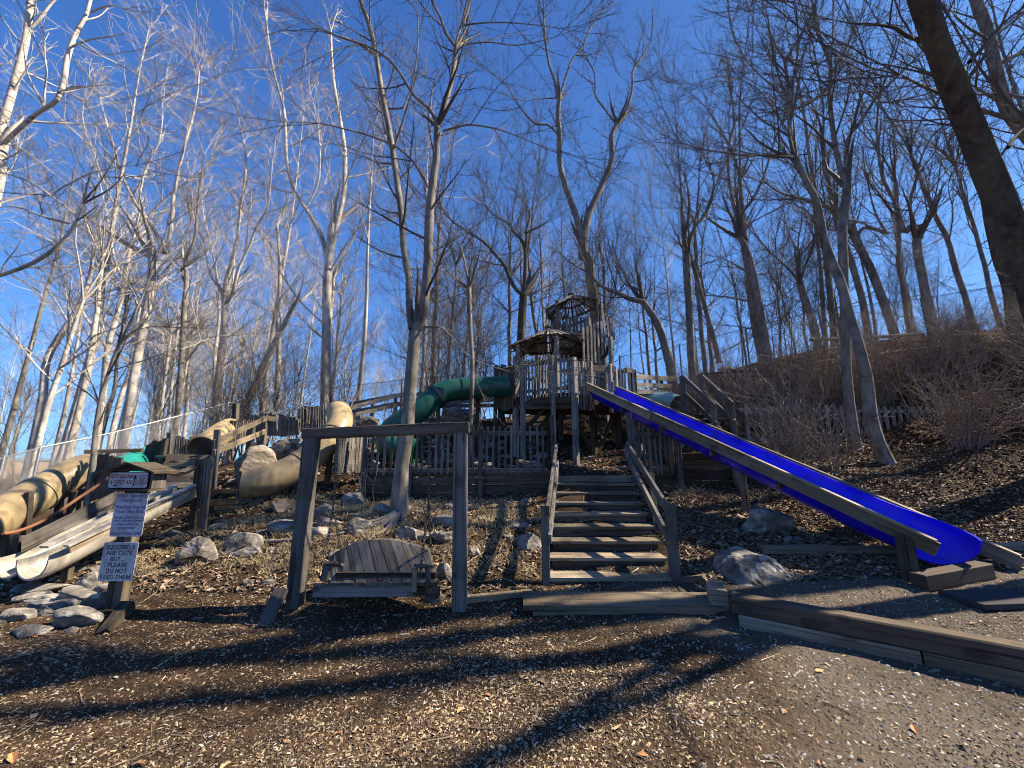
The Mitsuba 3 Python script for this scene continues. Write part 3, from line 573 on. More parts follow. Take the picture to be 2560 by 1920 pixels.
# walkway rail to the right of the tower, and the back rails
wk = thing('walkway_rail', 'bleached three-board railing of the walkway right of the tower', 'railing')
for a, b in (((3.46, 10.8, 3.91), (5.27, 12.2, 4.13)), ((3.45, 10.8, 3.68), (5.04, 12.1, 3.87)), ((3.45, 10.8, 3.49), (5.02, 12.1, 3.68))): bar(wk, 'board', a, b, .04, .14, 'wood_bleached')
for q, w in (((3.46, 10.75, 4.11), .11), ((3.33, 10.72, 4.15), .10), ((4.67, 11.9, 4.1), .09)): bar(wk, 'post', (q[0], q[1] + .06, 1.6), (q[0], q[1] + .06, q[2]), w, w, 'wood_grey', up=(0, 1, 0))
bk = thing('back_rail', 'two-board grey railing along the upper path behind the green tube slide', 'railing')
for a, b in (((-5.45, 13, 3.43), (-3.96, 13, 3.72)), ((-5.4, 13, 3.16), (-3.94, 13, 3.44)), ((-3.97, 13, 3.72), (-2.95, 13.2, 3.83)), ((-3.96, 13, 3.44), (-2.77, 13.2, 3.54)), ((-2.47, 13.4, 3.53), (0.07, 13.6, 3.72)), ((-2.47, 13.4, 3.42), (0.07, 13.6, 3.49)), ((-4.99, 12, 3.19), (-3.61, 13, 3.8)), ((-4.83, 12, 2.97), (-3.59, 13, 3.48))): bar(bk, 'board', a, b, .04, .13, 'wood_grey')
for q in ((-3.94, 13, 3.76), (-2.34, 13.4, 3.57), (-0.44, 13.5, 3.76), (-4.71, 13, 3.61), (-5.16, 13, 3.51)): bar(bk, 'post', (q[0], q[1] + .07, H(q[0], q[1]) - .1), (q[0], q[1] + .07, q[2] + .04), .10, .10, 'wood_grey', up=(0, 1, 0))
lw = thing('log_wall', 'low sunlit plank wall on the slope under the green tube slide', 'retaining wall')
plank_wall(lw, (-2.81, 11.8, 2.91)[:2] + (0,), (-2.19, 11.8, 2.91)[:2] + (0,), 2.42, 2.85, 3, bsdf='wood_tan')
lw2 = thing('log_wall', 'low shaded plank wall on the slope left of the tower legs', 'retaining wall')
plank_wall(lw2, (-1.14, 11.6, 2.97)[:2] + (0,), (-0.35, 11.6, 2.97)[:2] + (0,), 2.4, 2.75, 2)

# little stairs at the right of the tower
ls = thing('side_stairs', 'small railed wooden stairs leading to a landing right of the blue slide top', 'stairs')
P = dict(lt=(4.6, 10.3, 3.82), lb=(4.83, 9.3, 2.92), rt=(5.2, 10.5, 3.89), rb=(5.32, 9.4, 2.98))
bar(ls, 'post', V(P['lt']) - V(0, 0, 1.15), P['lt'], .12, .11, up=(0, 1, 0)); bar(ls, 'post', V(P['lb']) - V(0, 0, .95), P['lb'], .10, .10, up=(0, 1, 0))
bar(ls, 'post', V(P['rt']) - V(0, 0, 1.2), P['rt'], .11, .11, up=(0, 1, 0)); bar(ls, 'post', V(P['rb']) - V(0, 0, 1.0), P['rb'], .11, .11, up=(0, 1, 0))
for a, b, dz in (('lt', 'lb', -.06), ('lt', 'lb', -.50), ('rt', 'rb', -.06), ('rt', 'rb', -.5)): bar(ls, 'handrail', V(P[a]) + V(0, -.07, dz), V(P[b]) + V(0, -.07, dz), .045, .12)
for i in range(6):
    t = (i + .5) / 6; dz = V(0, 0, -1.0)
    bar(ls, 'tread', lerp(P['lt'], P['lb'], t) + dz, lerp(P['rt'], P['rb'], t) + dz, .28, .04, 'wood_grey')
for a, b in (('lt', 'lb'), ('rt', 'rb')): bar(ls, 'stringer', V(P[a]) + V(0, 0, -1.12), V(P[b]) + V(0, 0, -1.1), .05, .22, 'wood_brown')
lf = thing('landing_rail', 'dark picket railing with flat cap round the landing above the side stairs', 'railing')
a, b = V((5.34, 10.9, 4)), V((6.7, 11, 4.13))
bar(lf, 'cap', a, b, .12, .04, 'wood_brown')
for i in range(9):
    q = lerp(a, b, (i + .5) / 9); bar(lf, 'picket', q - V(0, 0, .95), q - V(0, 0, .03), .05, .04, up=(0, 1, 0))
for t in (.02, .55, .98):
    q = lerp(a, b, t); bar(lf, 'post', q - V(0, -.06, 1.7), q - V(0, -.06, .02), .1, .1, up=(0, 1, 0))
bar(lf, 'bottom_rail', a - V(0, -.04, .9), b - V(0, -.04, .9), .05, .1, 'wood_brown')
bar(lf, 'floor', a + V(-.2, .4, -1.05), b + V(.1, .4, -1.05), .9, .05, 'wood_brown')

# ---------------------------------------------------------------- blue slide
bsl = thing('blue_slide', 'long bright blue trough slide with timber side rails running down to the right', 'slide')
s0 = (V((2.03, 9.85, 3.43)) + V((2.71, 10.15, 3.47))) / 2; s1 = (V((5.52, 5.42, 0.62)) + V((6.09, 5.72, 0.67))) / 2
nearT, nearB = V((2.01, 9.8, 3.43)), V((4.87, 4.72, 0.62))
farT, farB = V((2.7, 10.1, 3.46)), V((6.48, 5.95, 0.61))
ax = unit(nearB - nearT); acr = unit(V(ax[1], -ax[0], 0)); acr = -acr if acr[0] < 0 else acr
nearT[2] = nearT[2]; wid = .98
def along(t, off=0.0, dz=0.0): return lerp(nearT, nearB, t) + acr * off + V(0, 0, dz)
body = [along(t, wid / 2, 0.02 if t < .9 else 0.02) for t in np.linspace(-.01, .90, 30)]
q = along(.90, wid / 2, .02); hd = math.atan2(ax[1], ax[0]); sl = ax[2] / math.hypot(ax[0], ax[1]); tail = []
for i in range(9):
    hd -= math.radians(6.0); sl *= .94; q = q + V(math.cos(hd), math.sin(hd), sl) * .075; tail.append(q)
path = np.array(body + tail)
sv, sfc = sweep(path, np.r_[np.full(30, wid / 2 - .03), np.linspace(wid / 2 - .05, .35, 9)], 28, (math.pi * .975, math.pi * 2.025), .02, squash=.86)
scene[bsl + '__chute'] = mikit.ply((sv, sfc), 'blue_plastic', smooth=40)
for t in (.42, .865): 
    put(bsl + '__joint', mikit.ply(sweep(np.array([along(t, wid / 2, .02), along(t + .006, wid / 2, .018)]), wid / 2 - .045, 26, (math.pi, math.pi * 2), .010, squash=.86), 'blue_plastic', smooth=40))
for off, nm in ((-.035, 'near'), (wid + .035, 'far')):
    tt = (-.015, 1.0) if nm == 'near' else (-.03, 1.07)
    cuts = np.linspace(tt[0], tt[1], 4)
    for i in range(3):
        bar(bsl, 'side_board', along(cuts[i], off, -.03) , along(cuts[i + 1] - .001, off, -.03), .045, .165, 'wood_tan', jit=.002)
        bar(bsl, 'cap_board', along(cuts[i], off, .072), along(cuts[i + 1] - .001, off, .068), .085, .028, 'wood_tan', jit=.002)
for u in (.18, .36, .54, .72):
    bar(bsl, 'cross_piece', along(u, -.03, -.2), along(u, wid + .03, -.2), .05, .08, 'wood_brown')
ft = V((4.68, 4.92, 0.7)); gz = H(ft[0], ft[1])
bar(bsl, 'leg', V((4.56, 4.8, 0.18)) - V(0, 0, .1), ft, .15, .10, 'wood_brown', up=(0, 1, 0))
bar(bsl, 'leg', along(.93, wid + .08, -.75), along(.93, wid + .08, .0), .12, .10, 'wood_brown', up=(0, 1, 0))
bar(bsl, 'base_timber', (4.45, 4.6, 0.29), (5.43, 4.8, 0.36), .16, .17, 'wood_brown')
for x, y, zt in ((3.0, 8.6, 2.5), (3.45, 8.6, 2.45), (4.2, 7.3, 1.8)): bar(bsl, 'leg', (x, y, H(x, y) - .1), (x, y, zt - .2), .09, .09, 'wood_grey', up=(0, 1, 0))

# ---------------------------------------------------------------- green tube slide
gt = thing('green_tube_slide', 'dark green enclosed tube slide curving down from the left of the tower', 'tube slide')
gp = curve([(-0.13, 10.6, 3.6), (-0.61, 10.5, 3.55), (-1.14, 10.4, 3.49), (-1.56, 10.25, 3.43), (-1.91, 10.1, 3.29), (-2.22, 9.9, 2.97), (-2.56, 9.8, 2.67), (-2.9, 9.75, 2.42), (-3.06, 9.7, 2.15), (-2.95, 9.6, 1.93), (-2.63, 9.5, 1.82), (-2.26, 9.45, 1.8)], 110)
cuts = [0, 30, 48, 66, 84, 109]
for i in range(5):
    plastic(gt, 'section', gp[cuts[i]:cuts[i + 1] + 1], .295, 'green_plastic', 28, None, .015)
for c in cuts[1:-1]:
    plastic(gt, 'flange', gp[c - 1:c + 2], .318, 'green_plastic', 28, None, .03)
q = gp[48]; tg = unit(gp[49] - gp[47])
put(gt + '__strap', mikit.ply(sweep(np.array([q - tg * .05, q + tg * .05]), .328, 28, None, .008), 'dark_metal', smooth=40))
for k in (20, 24):
    q = gp[k]; bar(gt, 'support', (q[0], q[1] + .32, H(q[0], q[1]) - .1), (q[0], q[1] + .32, q[2] + .1), .1, .1, 'wood_brown', up=(0, 1, 0))
bar(gt, 'support', (gp[46][0] + .05, gp[46][1] + .1, 1.0), gp[46] - V(0, -.1, .3), .1, .1, 'wood_brown', up=(0, 1, 0))
wt = thing('pale_tube_slide', 'glossy pale teal tube of another slide showing under the walkway rail', 'tube slide')
plastic(wt, 'section', curve([(3.74, 11.7, 3.5), (4.06, 11.6, 3.37), (4.5, 11.6, 3.34), (4.84, 11.4, 3.2)], 24), .29, pr((.20, .33, .33), .25, .6), 26, None, .015)

# ---------------------------------------------------------------- tan tube slides
t1 = thing('tan_tube_slide', 'long tan tube slide bending down the rocky slope left of the swing', 'tube slide')
tp1 = curve([(-5.09, 7.6, 1.17), (-4.87, 7.7, 1.19), (-4.56, 7.9, 1.31), (-4.36, 8.15, 1.49), (-4.18, 8.4, 1.73), (-4.03, 8.65, 2), (-3.97, 8.9, 2.27), (-4.06, 9.2, 2.55), (-4.3, 9.6, 2.77)], 80)
for a, b in ((0, 26), (26, 52), (52, 79)): plastic(t1, 'section', tp1[a:b + 1], .285, 'tan_plastic', 28, None, .015)
for c in (26, 52): plastic(t1, 'flange', tp1[c - 1:c + 2], .303, 'tan_plastic', 28, None, .03)
bar(t1, 'support', V((-5.06, 7.5, 0.71)) - V(0, 0, .1), (-5.08, 7.5, 1.34), .09, .06, 'wood_grey', up=(0, 1, 0))
bar(t1, 'support', V((-3.91, 8.5, 1.6)) - V(0, 0, .5), (-3.9, 8.5, 1.9), .1, .1, 'wood_brown', up=(0, 1, 0))
t2 = thing('tan_tube_slide', 'tan tube slide with dark spots sweeping down to the left edge', 'tube slide')
tp2 = curve([(-7.95, 7.5, 1.43), (-7.92, 7.25, 1.36), (-7.93, 7, 1.2), (-7.87, 6.7, 1.03), (-7.85, 6.45, 0.88), (-7.78, 6.2, 0.75), (-7.62, 5.9, 0.64), (-7.45, 5.6, 0.59)], 70)
for a, b in ((0, 28), (28, 69)): plastic(t2, 'section', tp2[a:b + 1], .285, 'tan_plastic', 28, None, .015)
plastic(t2, 'flange', tp2[27:30], .303, 'tan_plastic', 28, None, .03)
for p0, p1 in (((-7.49, 6.35, 0.52), (-7.6, 6.35, 1.1)), ((-7.68, 6.9, 0.74), (-7.71, 6.9, 1)), ((-7.58, 7, 0.73), (-7.61, 7, 1.05)), ((-7.53, 7.1, 0.77), (-7.56, 7.1, 1.1)), ((-7.21, 5.9, 0.3), (-7.25, 5.9, 0.59))):
    bar(t2, 'support', V(p0) - V(0, 0, .1), p1, .09, .07, 'wood_brown', up=(0, 1, 0))
t3 = thing('tan_tube_slide', 'tan tube slide with open round mouth on the upper deck at left', 'tube slide')
plastic(t3, 'section', curve([(-6.53, 8.3, 1.82), (-6.69, 8.7, 1.95), (-6.95, 9.3, 2.16), (-7.2, 10, 2.38)], 24), .27, 'tan_plastic', 28, None, .018)
t4 = thing('teal_tube_slide', 'teal green tube slide humping over the picket fence behind the sign post', 'tube slide')
plastic(t4, 'section', curve([(-7.23, 7.3, 1.18), (-7.29, 7.45, 1.34), (-7.41, 7.7, 1.44), (-7.64, 8.1, 1.51), (-7.97, 8.7, 1.63), (-8.2, 9.2, 1.72)], 36), .265, 'teal_plastic', 28, None, .015)

ds = thing('double_slide', 'pair of cream half-pipe slides side by side with a tall plank side, ending among stones', 'double slide')
for nm, b, u in (('near', (-5.47, 4.75, 0.39), (-5.35, 6.6, 1.13)), ('far', (-5.98, 4.95, 0.35), (-5.92, 6.95, 1.11))):
    b, u = V(b), V(u); d = unit(u - b)
    pts = [u + (b - u) * t for t in np.linspace(0, .84, 20)]
    e = pts[-1]; dd = (b - u) * .16
    pts += [e + dd * t * V(1, 1, 1 - .55 * t) for t in np.linspace(.15, 1, 8)]
    plastic(ds, 'chute', pts, np.r_[np.full(20, .185), np.linspace(.185, .20, 8)], 'cream_plastic', 24, (math.pi * .96, math.pi * 2.04), .018)
a0, a1 = V((-5.54, 4.85, 0.46)), V((-5.23, 6.6, 1.2))
mid0, mid1 = V((-5.76, 4.85, 0.46)), V((-5.67, 6.8, 1.18))
bar(ds, 'divider', mid0 + (mid1 - mid0) * .12, mid1, .12, .03, 'cream_plastic')
bar(ds, 'edge_rail', a0 + (a1 - a0) * .14 + V(.05, -.04, 0), a1 + V(.05, -.04, 0), .09, .03, 'cream_plastic')
bar(ds, 'edge_board', a0 + (a1 - a0) * .16 + V(.06, -.02, -.12), a1 + V(.06, -.02, -.12), .03, .16, 'wood_tan')
fs0, fs1 = V((-6.05, 5.1, 0.53)), V((-6.26, 6.4, 1.03))
hexq = [(-6.09, 5.15, 0.46), (-6.22, 6.4, 0.84), (-6.27, 6.4, 1.11), (-6.13, 5.15, 0.65)]
hexq = [V((-6.09, 5.15, 0.46)), V((-6.26, 6.45, 0.85)), V((-6.31, 6.45, 1.12)), V((-6.13, 5.15, 0.65))]
for k in range(2):
    lo, hi = k / 2 + .004, (k + 1) / 2 - .004
    mb = MB(); hexa(mb, [lerp(hexq[0], hexq[3], lo), lerp(hexq[0], hexq[3], hi), lerp(hexq[1], hexq[2], hi), lerp(hexq[1], hexq[2], lo)][::-1], (-.02, .035, 0)); part(ds, 'side_plank', mb, 'wood_grey')
bar(ds, 'leg', V((-5.46, 5.15, 0.19)) - V(0, 0, .05), (-5.54, 5.2, 0.41), .10, .07, 'wood_brown', up=(0, 1, 0))
bar(ds, 'leg', V((-6.3, 5.3, 0.4)) - V(0, 0, .1), (-6.34, 5.3, 0.64), .09, .07, 'wood_brown', up=(0, 1, 0))

# ---------------------------------------------------------------- climbing ramp, decks and fences at the left
cw = thing('climbing_ramp', 'sloping tan plank ramp with oval hand holes above the double slide', 'climbing ramp')
c00, c10, c11, c01 = V((-6.16, 6.95, 1.11)), V((-5.37, 6.9, 1.11)), V((-5.61, 7.42, 1.67)), V((-6.47, 7.47, 1.69))
import shapely
holes = {5: (.62, .35), 3: (.44, .62), 2: (.5, .5), 1: (.86, .5), 4: (.2, .55)}
ex = unit(c10 - c00)
for r in range(6):
    a, b = lerp(c00, c01, r / 6 + .004), lerp(c10, c11, r / 6 + .004); a2, b2 = lerp(c00, c01, (r + 1) / 6 - .004), lerp(c10, c11, (r + 1) / 6 - .004)
    e = unit(b - a); L = np.linalg.norm(b - a); up_ = a2 - a; hgt = np.linalg.norm(up_ - e * (up_ @ e)); ey = unit(up_ - e * (up_ @ e)); sh = up_ @ e
    poly = shapely.Polygon([(0, 0), (L, 0), (L + sh, hgt), (sh, hgt)])
    if r in holes:
        hx, hy = holes[r]; t = np.linspace(0, 2 * np.pi, 14, endpoint=False)
        poly = poly.difference(shapely.Polygon([(hx * L + sh / 2 + .095 * math.cos(q), hgt * .5 + .028 * math.sin(q)) for q in t]))
    part(cw, 'plank', MB().prism(poly, a + V(rng.normal(0, .006), 0, 0), e, ey, .03), 'wood_tan')
bar(cw, 'backing', lerp(c00, c01, .02) + V(.1, .14, -.06), lerp(c00, c01, .98) + V(.1, .14, -.06), .5, .02, 'wood_brown', up=(0, -.6, .6))
for x, y0, y1 in ((1080, 920, 600), (1138, 912, 560)):
    pass
def wbar(key, name, p0, p1, w, h, bsdf='wood_grey', up=(0, 1, 0)): return bar(key, name, p0, p1, w, h, bsdf, up=up)
rp = thing('ramp_gate', 'cluster of upright grey boards and posts at the right side of the climbing ramp', 'board screen')
for p0, p1, w, b in (((-5.26, 6.75, 0.55), (-5.31, 6.75, 1.61), .10, 'wood_brown'), ((-5.06, 6.7, 0.59), (-5.1, 6.7, 1.62), .12, 'wood_grey'), ((-5.2, 6.72, 0.9), (-5.2, 6.72, 1.61), .06, 'wood_brown'), ((-5.42, 7.3, 1.15), (-5.49, 7.3, 2.15), .10, 'wood_grey')):
    wbar(rp, 'board', V(p0) - V(0, 0, .1), p1, w, .06, b)
bar(rp, 'rail', (-5.37, 6.8, 1.07), (-4.9, 7.2, 1.05), .06, .08, 'wood_brown'); bar(rp, 'rail', (-5.18, 6.9, 0.88), (-4.95, 7.3, 0.87), .06, .10, 'wood_brown'); bar(rp, 'step', (-5.13, 6.9, 0.8), (-4.94, 7.3, 0.76), .25, .05, 'wood_brown')
hr_ = thing('slope_handrail', 'pale two-board handrail climbing the rocks left of the tan tube', 'handrail')
for a, b in (((-5.49, 7.3, 1.91), (-6.04, 9.6, 2.59)), ((-5.45, 7.3, 1.73), (-6.01, 9.6, 2.28))): bar(hr_, 'board', V(a) + V(0, -.06, 0), V(b) + V(0, -.06, 0), .04, .11, 'wood_tan')
for p0, p1 in (((-6.07, 9.6, 1.9), (-6.09, 9.6, 2.68)), ((-5.97, 9, 1.92), (-5.98, 9, 2.38))): wbar(hr_, 'post', V(p0) - V(0, 0, .2), p1, .12, .1)
bar(hr_, 'top_board', (-6.12, 9.55, 2.61), (-5.86, 9.7, 2.59), .05, .12, 'wood_tan')
for i in range(4): bar(hr_, 'step', (-6.07, 9.3, 1.76) + V(.1 * i, .25 * i, .11 * i), (-5.63, 9.3, 1.76) + V(.1 * i, .25 * i, .11 * i), .26, .06, 'wood_tan')

def screen(name, label, za, pts_b, pts_t, n, w, bsdf='wood_grey', gap_jit=.02):
    """pickets between a bottom line and a top line (two end points each)"""
    k = thing(name, label, 'fence')
    for i in range(n):
        t = (i + .5) / n
        a, b = lerp(pts_b[0], pts_b[1], t), lerp(pts_t[0], pts_t[1], t)
        b[2] += rng.normal(0, gap_jit)
        bar(k, 'picket', a, b, w, .035, bsdf, up=(0, 1, 0), jit=.006)
    for f in (.2, .85): bar(k, 'rail', lerp(pts_b[0], pts_t[0], f) + V(0, .05, 0), lerp(pts_b[1], pts_t[1], f) + V(0, .05, 0), .04, .09, bsdf)
    return k
screen('picket_fence', 'dark leaning picket fence between the spotted tan tube and the sign post', None, ((-7.39, 7, 0.87), (-6.45, 6.6, 1.08)), ((-7.63, 7.2, 1.76), (-6.66, 6.8, 1.6)), 9, .085, 'wood_brown')
screen('picket_fence', 'short picket fence behind the teal tube slide', None, ((-7.41, 8, 1.46), (-6.87, 8, 1.46)), ((-7.6, 8.2, 1.91), (-6.99, 8, 2.05)), 8, .07, 'wood_brown')
screen('picket_fence', 'small bleached picket panel beside the open tan tube mouth', None, ((-6.98, 8.1, 1.71), (-6.76, 8.3, 1.71)), ((-7.02, 8.1, 2.12), (-6.81, 8.3, 1.99)), 7, .07)
screen('picket_fence', 'picket fence on the slope directly left of the pale handrail', None, ((-6.88, 9.6, 1.94), (-6.57, 9.9, 2.04)), ((-6.92, 9.6, 2.52), (-6.59, 9.9, 2.6)), 11, .08)
screen('picket_fence', 'picket fence at the top of the pale handrail', None, ((-6.93, 10.4, 2.25), (-6.09, 10.2, 2.21)), ((-6.99, 10.4, 2.79), (-6.18, 10.2, 2.8)), 8, .09)
screen('picket_fence', 'picket fence between pale handrail and top of the long tan tube', None, ((-5.95, 10, 2.18), (-5.43, 10, 2.22)), ((-5.99, 10, 2.77), (-5.49, 10, 2.63)), 7, .08)
screen('picket_fence', 'highest picket fence beside the upper bend of the long tan tube', None, ((-5.57, 10.2, 2.3), (-4.93, 10.4, 2.41)), ((-5.61, 10.2, 2.94), (-5.01, 10.4, 3.07)), 11, .07)
put('dark_post', MB().beam((-8.17, 11.5, 2.71), (-8.21, 11.5, 3.24), .14, .14, (0, 1, 0)).entry('bark_dark'), 'short black tree stump post standing behind the upper left fence', 'post')
pd = thing('left_platform', 'shaded plank deck under the open tan tube mouth', 'platform')
bar(pd, 'floor', (-7.06, 8.15, 1.67), (-6.14, 8.15, 1.65), .6, .05, 'wood_tan'); bar(pd, 'rim', (-8.19, 7.6, 1.75), (-7.38, 7.9, 1.79), .1, .07, 'wood_brown'); bar(pd, 'beam', (-7.35, 9, 2.06), (-6.92, 9.6, 2.39), .06, .12, 'wood_brown')
wbar(pd, 'post', V((-6.93, 8.05, 1.46)) - V(0, 0, .5), (-7, 8.05, 2.14), .10, .10); wbar(pd, 'post', V((-6.96, 7.9, 1.46)) - V(0, 0, .4), (-6.95, 7.9, 2.02), .08, .08, 'wood_brown'); wbar(pd, 'post', V((-7.12, 7.2, 1.16)) - V(0, 0, .5), (-7.15, 7.2, 1.52), .10, .10)

def rope(pts, r, label):
    k = numbered('sagging_rope'); scene[k] = mikit.ply(sweep(curve(pts, 30), r, 8), 'rope_fibre', smooth=True); labels[k] = {'label': label, 'category': 'rope'}
rope([(-6.67, 5.4, 0.65), (-6.72, 5.68, 0.67), (-6.7, 5.96, 0.81), (-6.66, 6.24, 1.04), (-6.69, 6.52, 1.21), (-6.74, 6.8, 1.4)], .022, 'rust brown hand rope hanging beside the spotted tan tube')
rope([(-6.18, 6.9, 1.51), (-5.96, 6.85, 1.39), (-5.73, 6.8, 1.35), (-5.48, 6.75, 1.39), (-5.29, 6.7, 1.49)], .02, 'dark hand rope sagging across the climbing ramp')

# ---------------------------------------------------------------- boulders and stones
def rock_mesh(w, d, h, seed, sub=3, cuts=11, sharp=.97):
    r = np.random.default_rng(seed)
    m = trimesh.creation.icosphere(subdivisions=sub); v = m.vertices.copy()
    for _ in range(cuts):
        nn = unit(r.normal(size=3) * (1, 1, .8)); dd = r.uniform(.48, .82)
        over = np.maximum(v @ nn - dd, 0); v -= over[:, None] * nn * sharp
    v *= 1 + (nfbm(v * 1.6 + seed * 3.1, 3) - .5)[:, None] * .35 + (nfbm(v * 5.0 + seed, 3) - .5)[:, None] * .12
    v /= np.abs(v).max(0)
    return trimesh.Trimesh(v * (w / 2, d / 2, h / 2), m.faces, process=False)
def rock(name, label, base, w, h, depth=.8, yaw=0.0, tilt=0.0, sub=3, group=None, cat='boulder', bury=.35, seed=None):
    seed = seed if seed is not None else rnd.randrange(10 ** 6)
    m = rock_mesh(w * 1.14, w * depth, h * (.9 + bury), seed, sub)
    M = trimesh.transformations.euler_matrix(tilt * .4, tilt, yaw)
    m.apply_transform(M); m.apply_translation(V(base) + V(0, w * depth * .35, h * (.86 - bury) / 2))
    return put(name, mikit.ply(m, 'rock', smooth=28), label, cat, group)
def ridge_boulder():
    c = V((3.03, 5.05, 0.11))
    pts = [(2.53, 4.95, 0.16), (2.62, 4.96, 0.32), (2.72, 4.97, 0.42), (2.9, 4.99, 0.49), (3.04, 5, 0.48), (3.19, 5.01, 0.41), (3.32, 5.03, 0.3), (3.42, 5.04, 0.19), (3.49, 5.05, 0.09)]
    top = [V(p) for p in pts]
    P = top + [p + V(.05, .55, -.02 - .12 * max(0, p[2] - .3)) for p in top] + [p * V(1, 1, 0) + V(0, -.22 if 0 < i < 8 else 0, .0) for i, p in enumerate(top)] + [top[3] + V(0, -.06, -.16), top[5] + V(.05, -.1, -.12)]
    m = trimesh.convex.convex_hull(np.array(P))
    for _ in range(4): m = m.subdivide()
    v = m.vertices.copy(); n = m.vertex_normals
    v += n * ((nfbm(v * 4.0, 4) - .5) * .13 + (nfbm(v * 13.0, 3) - .5) * .035)[:, None]
    m = trimesh.Trimesh(v, m.faces, process=False); trimesh.smoothing.filter_taubin(m, iterations=4)
    return m
put('boulder', mikit.ply(ridge_boulder(), 'rock', smooth=35), 'big pale boulder with a ridge standing by the gravel path', 'boulder')
rock('boulder', 'grey boulder with pale streaks on the slope right of the warning sign', (-4.27, 5.54, 0.22), 0.53, 0.40, 0.90, tilt=-0.25)
rock('boulder', 'angular grey boulder behind the streaked boulder on the left slope', (-3.98, 5.86, 0.28), 0.59, 0.33, 0.80, tilt=-0.15)
rock('stone', 'flat tan rock below the angular grey boulder on the left slope', (-3.73, 5.74, 0.26), 0.37, 0.17, 0.80, tilt=0.00)
rock('stone', 'low grey rock just right of the warning sign', (-5.64, 6.64, 0.35), 0.43, 0.13, 0.80, tilt=0.00)
rock('stone', 'small grey rock above the streaked boulder on the left slope', (-4.91, 6.74, 0.44), 0.35, 0.15, 0.80, tilt=0.00)
rock('stone', 'jagged pale grey rock at the foot of the double slide', (-5.11, 4.98, 0.09), 0.32, 0.26, 0.80, tilt=0.20)
rock('stone', 'white quartz stone just left of the sign post', (-4.43, 4.5, 0.04), 0.28, 0.18, 0.80, tilt=-0.10)
rock('stone', 'tan grey flat-topped rock left of the white quartz stone', (-4.84, 4.56, 0.04), 0.41, 0.21, 0.80, tilt=0.00)
rock('stone', 'dark shaded boulder in front of the stone border left of the sign post', (-4.32, 4.14, 0), 0.46, 0.20, 0.70, tilt=-0.10)
rock('stone', 'pale rounded stone above the dark shaded boulder', (-4.81, 4.38, 0.03), 0.29, 0.10, 0.70, tilt=0.00)
rock('boulder', 'long grey slab along the end of the double slide', (-5.61, 4.86, 0.05), 0.76, 0.16, 0.50, tilt=-0.10)
rock('stone', 'pale flat stone at the left edge of the stone border', (-4.98, 4.24, 0.01), 0.34, 0.15, 0.70, tilt=0.00)
rock('stone', 'low buried stone at the lower left of the stone border', (-4.55, 3.96, -0), 0.34, 0.10, 0.70, tilt=0.00)
rock('stone', 'small cream stone in front of the dark shaded boulder', (-4.18, 4.04, 0), 0.10, 0.06, 0.80, tilt=0.00)
rock('stone', 'grey rock behind the sign post and above the white quartz stone', (-4.72, 4.86, 0.07), 0.27, 0.16, 0.80, tilt=0.00)
rock('stone', 'grey rock beside the leg of the double slide', (-5.32, 5.34, 0.14), 0.25, 0.16, 0.80, tilt=0.00)
rock('stone', 'small pale rock under the edge of the double slide', (-5.75, 5.52, 0.16), 0.18, 0.09, 0.80, tilt=0.00)
rock('stone', 'pale triangular rock below the mouth of the long tan tube', (-4.3, 7.42, 0.67), 0.34, 0.23, 0.80, tilt=0.30)
rock('stone', 'blocky grey rock behind the left swing post', (-3.28, 7, 0.61), 0.38, 0.29, 0.90, tilt=0.00)
rock('boulder', 'low grey rock pile with flat top left of the swing', (-3.71, 6.56, 0.44), 0.54, 0.23, 0.70, tilt=0.00)
rock('stone', 'rounded grey boulder at the left of the slope below the tan tube', (-4.05, 6.06, 0.31), 0.44, 0.25, 0.80, tilt=0.00)
rock('stone', 'pale grey boulder just right of the left swing post', (-2.9, 6.12, 0.45), 0.38, 0.24, 0.80, tilt=-0.10)
rock('stone', 'flat pale rock touching the left swing post boulder', (-2.92, 6.46, 0.53), 0.42, 0.19, 0.80, tilt=0.00)
rock('stone', 'smooth dark grey boulder seen above the bench back', (-2.31, 6.24, 0.5), 0.47, 0.26, 0.80, tilt=0.00)
rock('boulder', 'dark rock beneath the plank wall left of the big tree', (-3.1, 7.94, 0.7), 0.52, 0.31, 0.80, tilt=0.10)
rock('stone', 'grey rock touching the left side of the big tree base', (-2.19, 6.72, 0.66), 0.37, 0.26, 0.90, tilt=0.00)
rock('boulder', 'mottled boulder right of the tree roots behind the bench', (-1.54, 6.1, 0.43), 0.50, 0.23, 0.80, tilt=0.10)
rock('stone', 'grey boulder beside the right swing post', (-1.1, 6.6, 0.55), 0.37, 0.26, 0.90, tilt=0.10)
rock('stone', 'tan layered rock on the slope left of the swing frame', (-3.73, 5.76, 0.26), 0.40, 0.20, 0.80, tilt=-0.10)
rock('stone', 'grey rock tucked under the long tan tube mouth', (-5.03, 7.86, 0.78), 0.40, 0.26, 0.80, tilt=0.00)
rock('stone', 'dark flat rock beside the steps under the pale handrail', (-6.37, 9.06, 1.05), 0.48, 0.18, 0.80, tilt=0.00)
rock('stone', 'brown grey rock behind the right swing post', (-1, 6.04, 0.4), 0.37, 0.20, 0.80, tilt=0.00)
rock('stone', 'leaning stone slab behind the right end of the bench', (-0.85, 5.24, 0.13), 0.19, 0.23, 0.40, tilt=-0.45)
rock('stone', 'dark stone under the right end of the bench', (-0.93, 4.82, 0), 0.27, 0.17, 0.70, tilt=-0.40)
rock('stone', 'small pale stone on the slope left of the swing frame', (-2.96, 5.1, 0.11), 0.14, 0.07, 0.80, tilt=0.00)
rock('stone', 'tiny flat stone low on the slope left of the swing frame', (-3.2, 5.06, 0.12), 0.12, 0.06, 0.80, tilt=0.00)
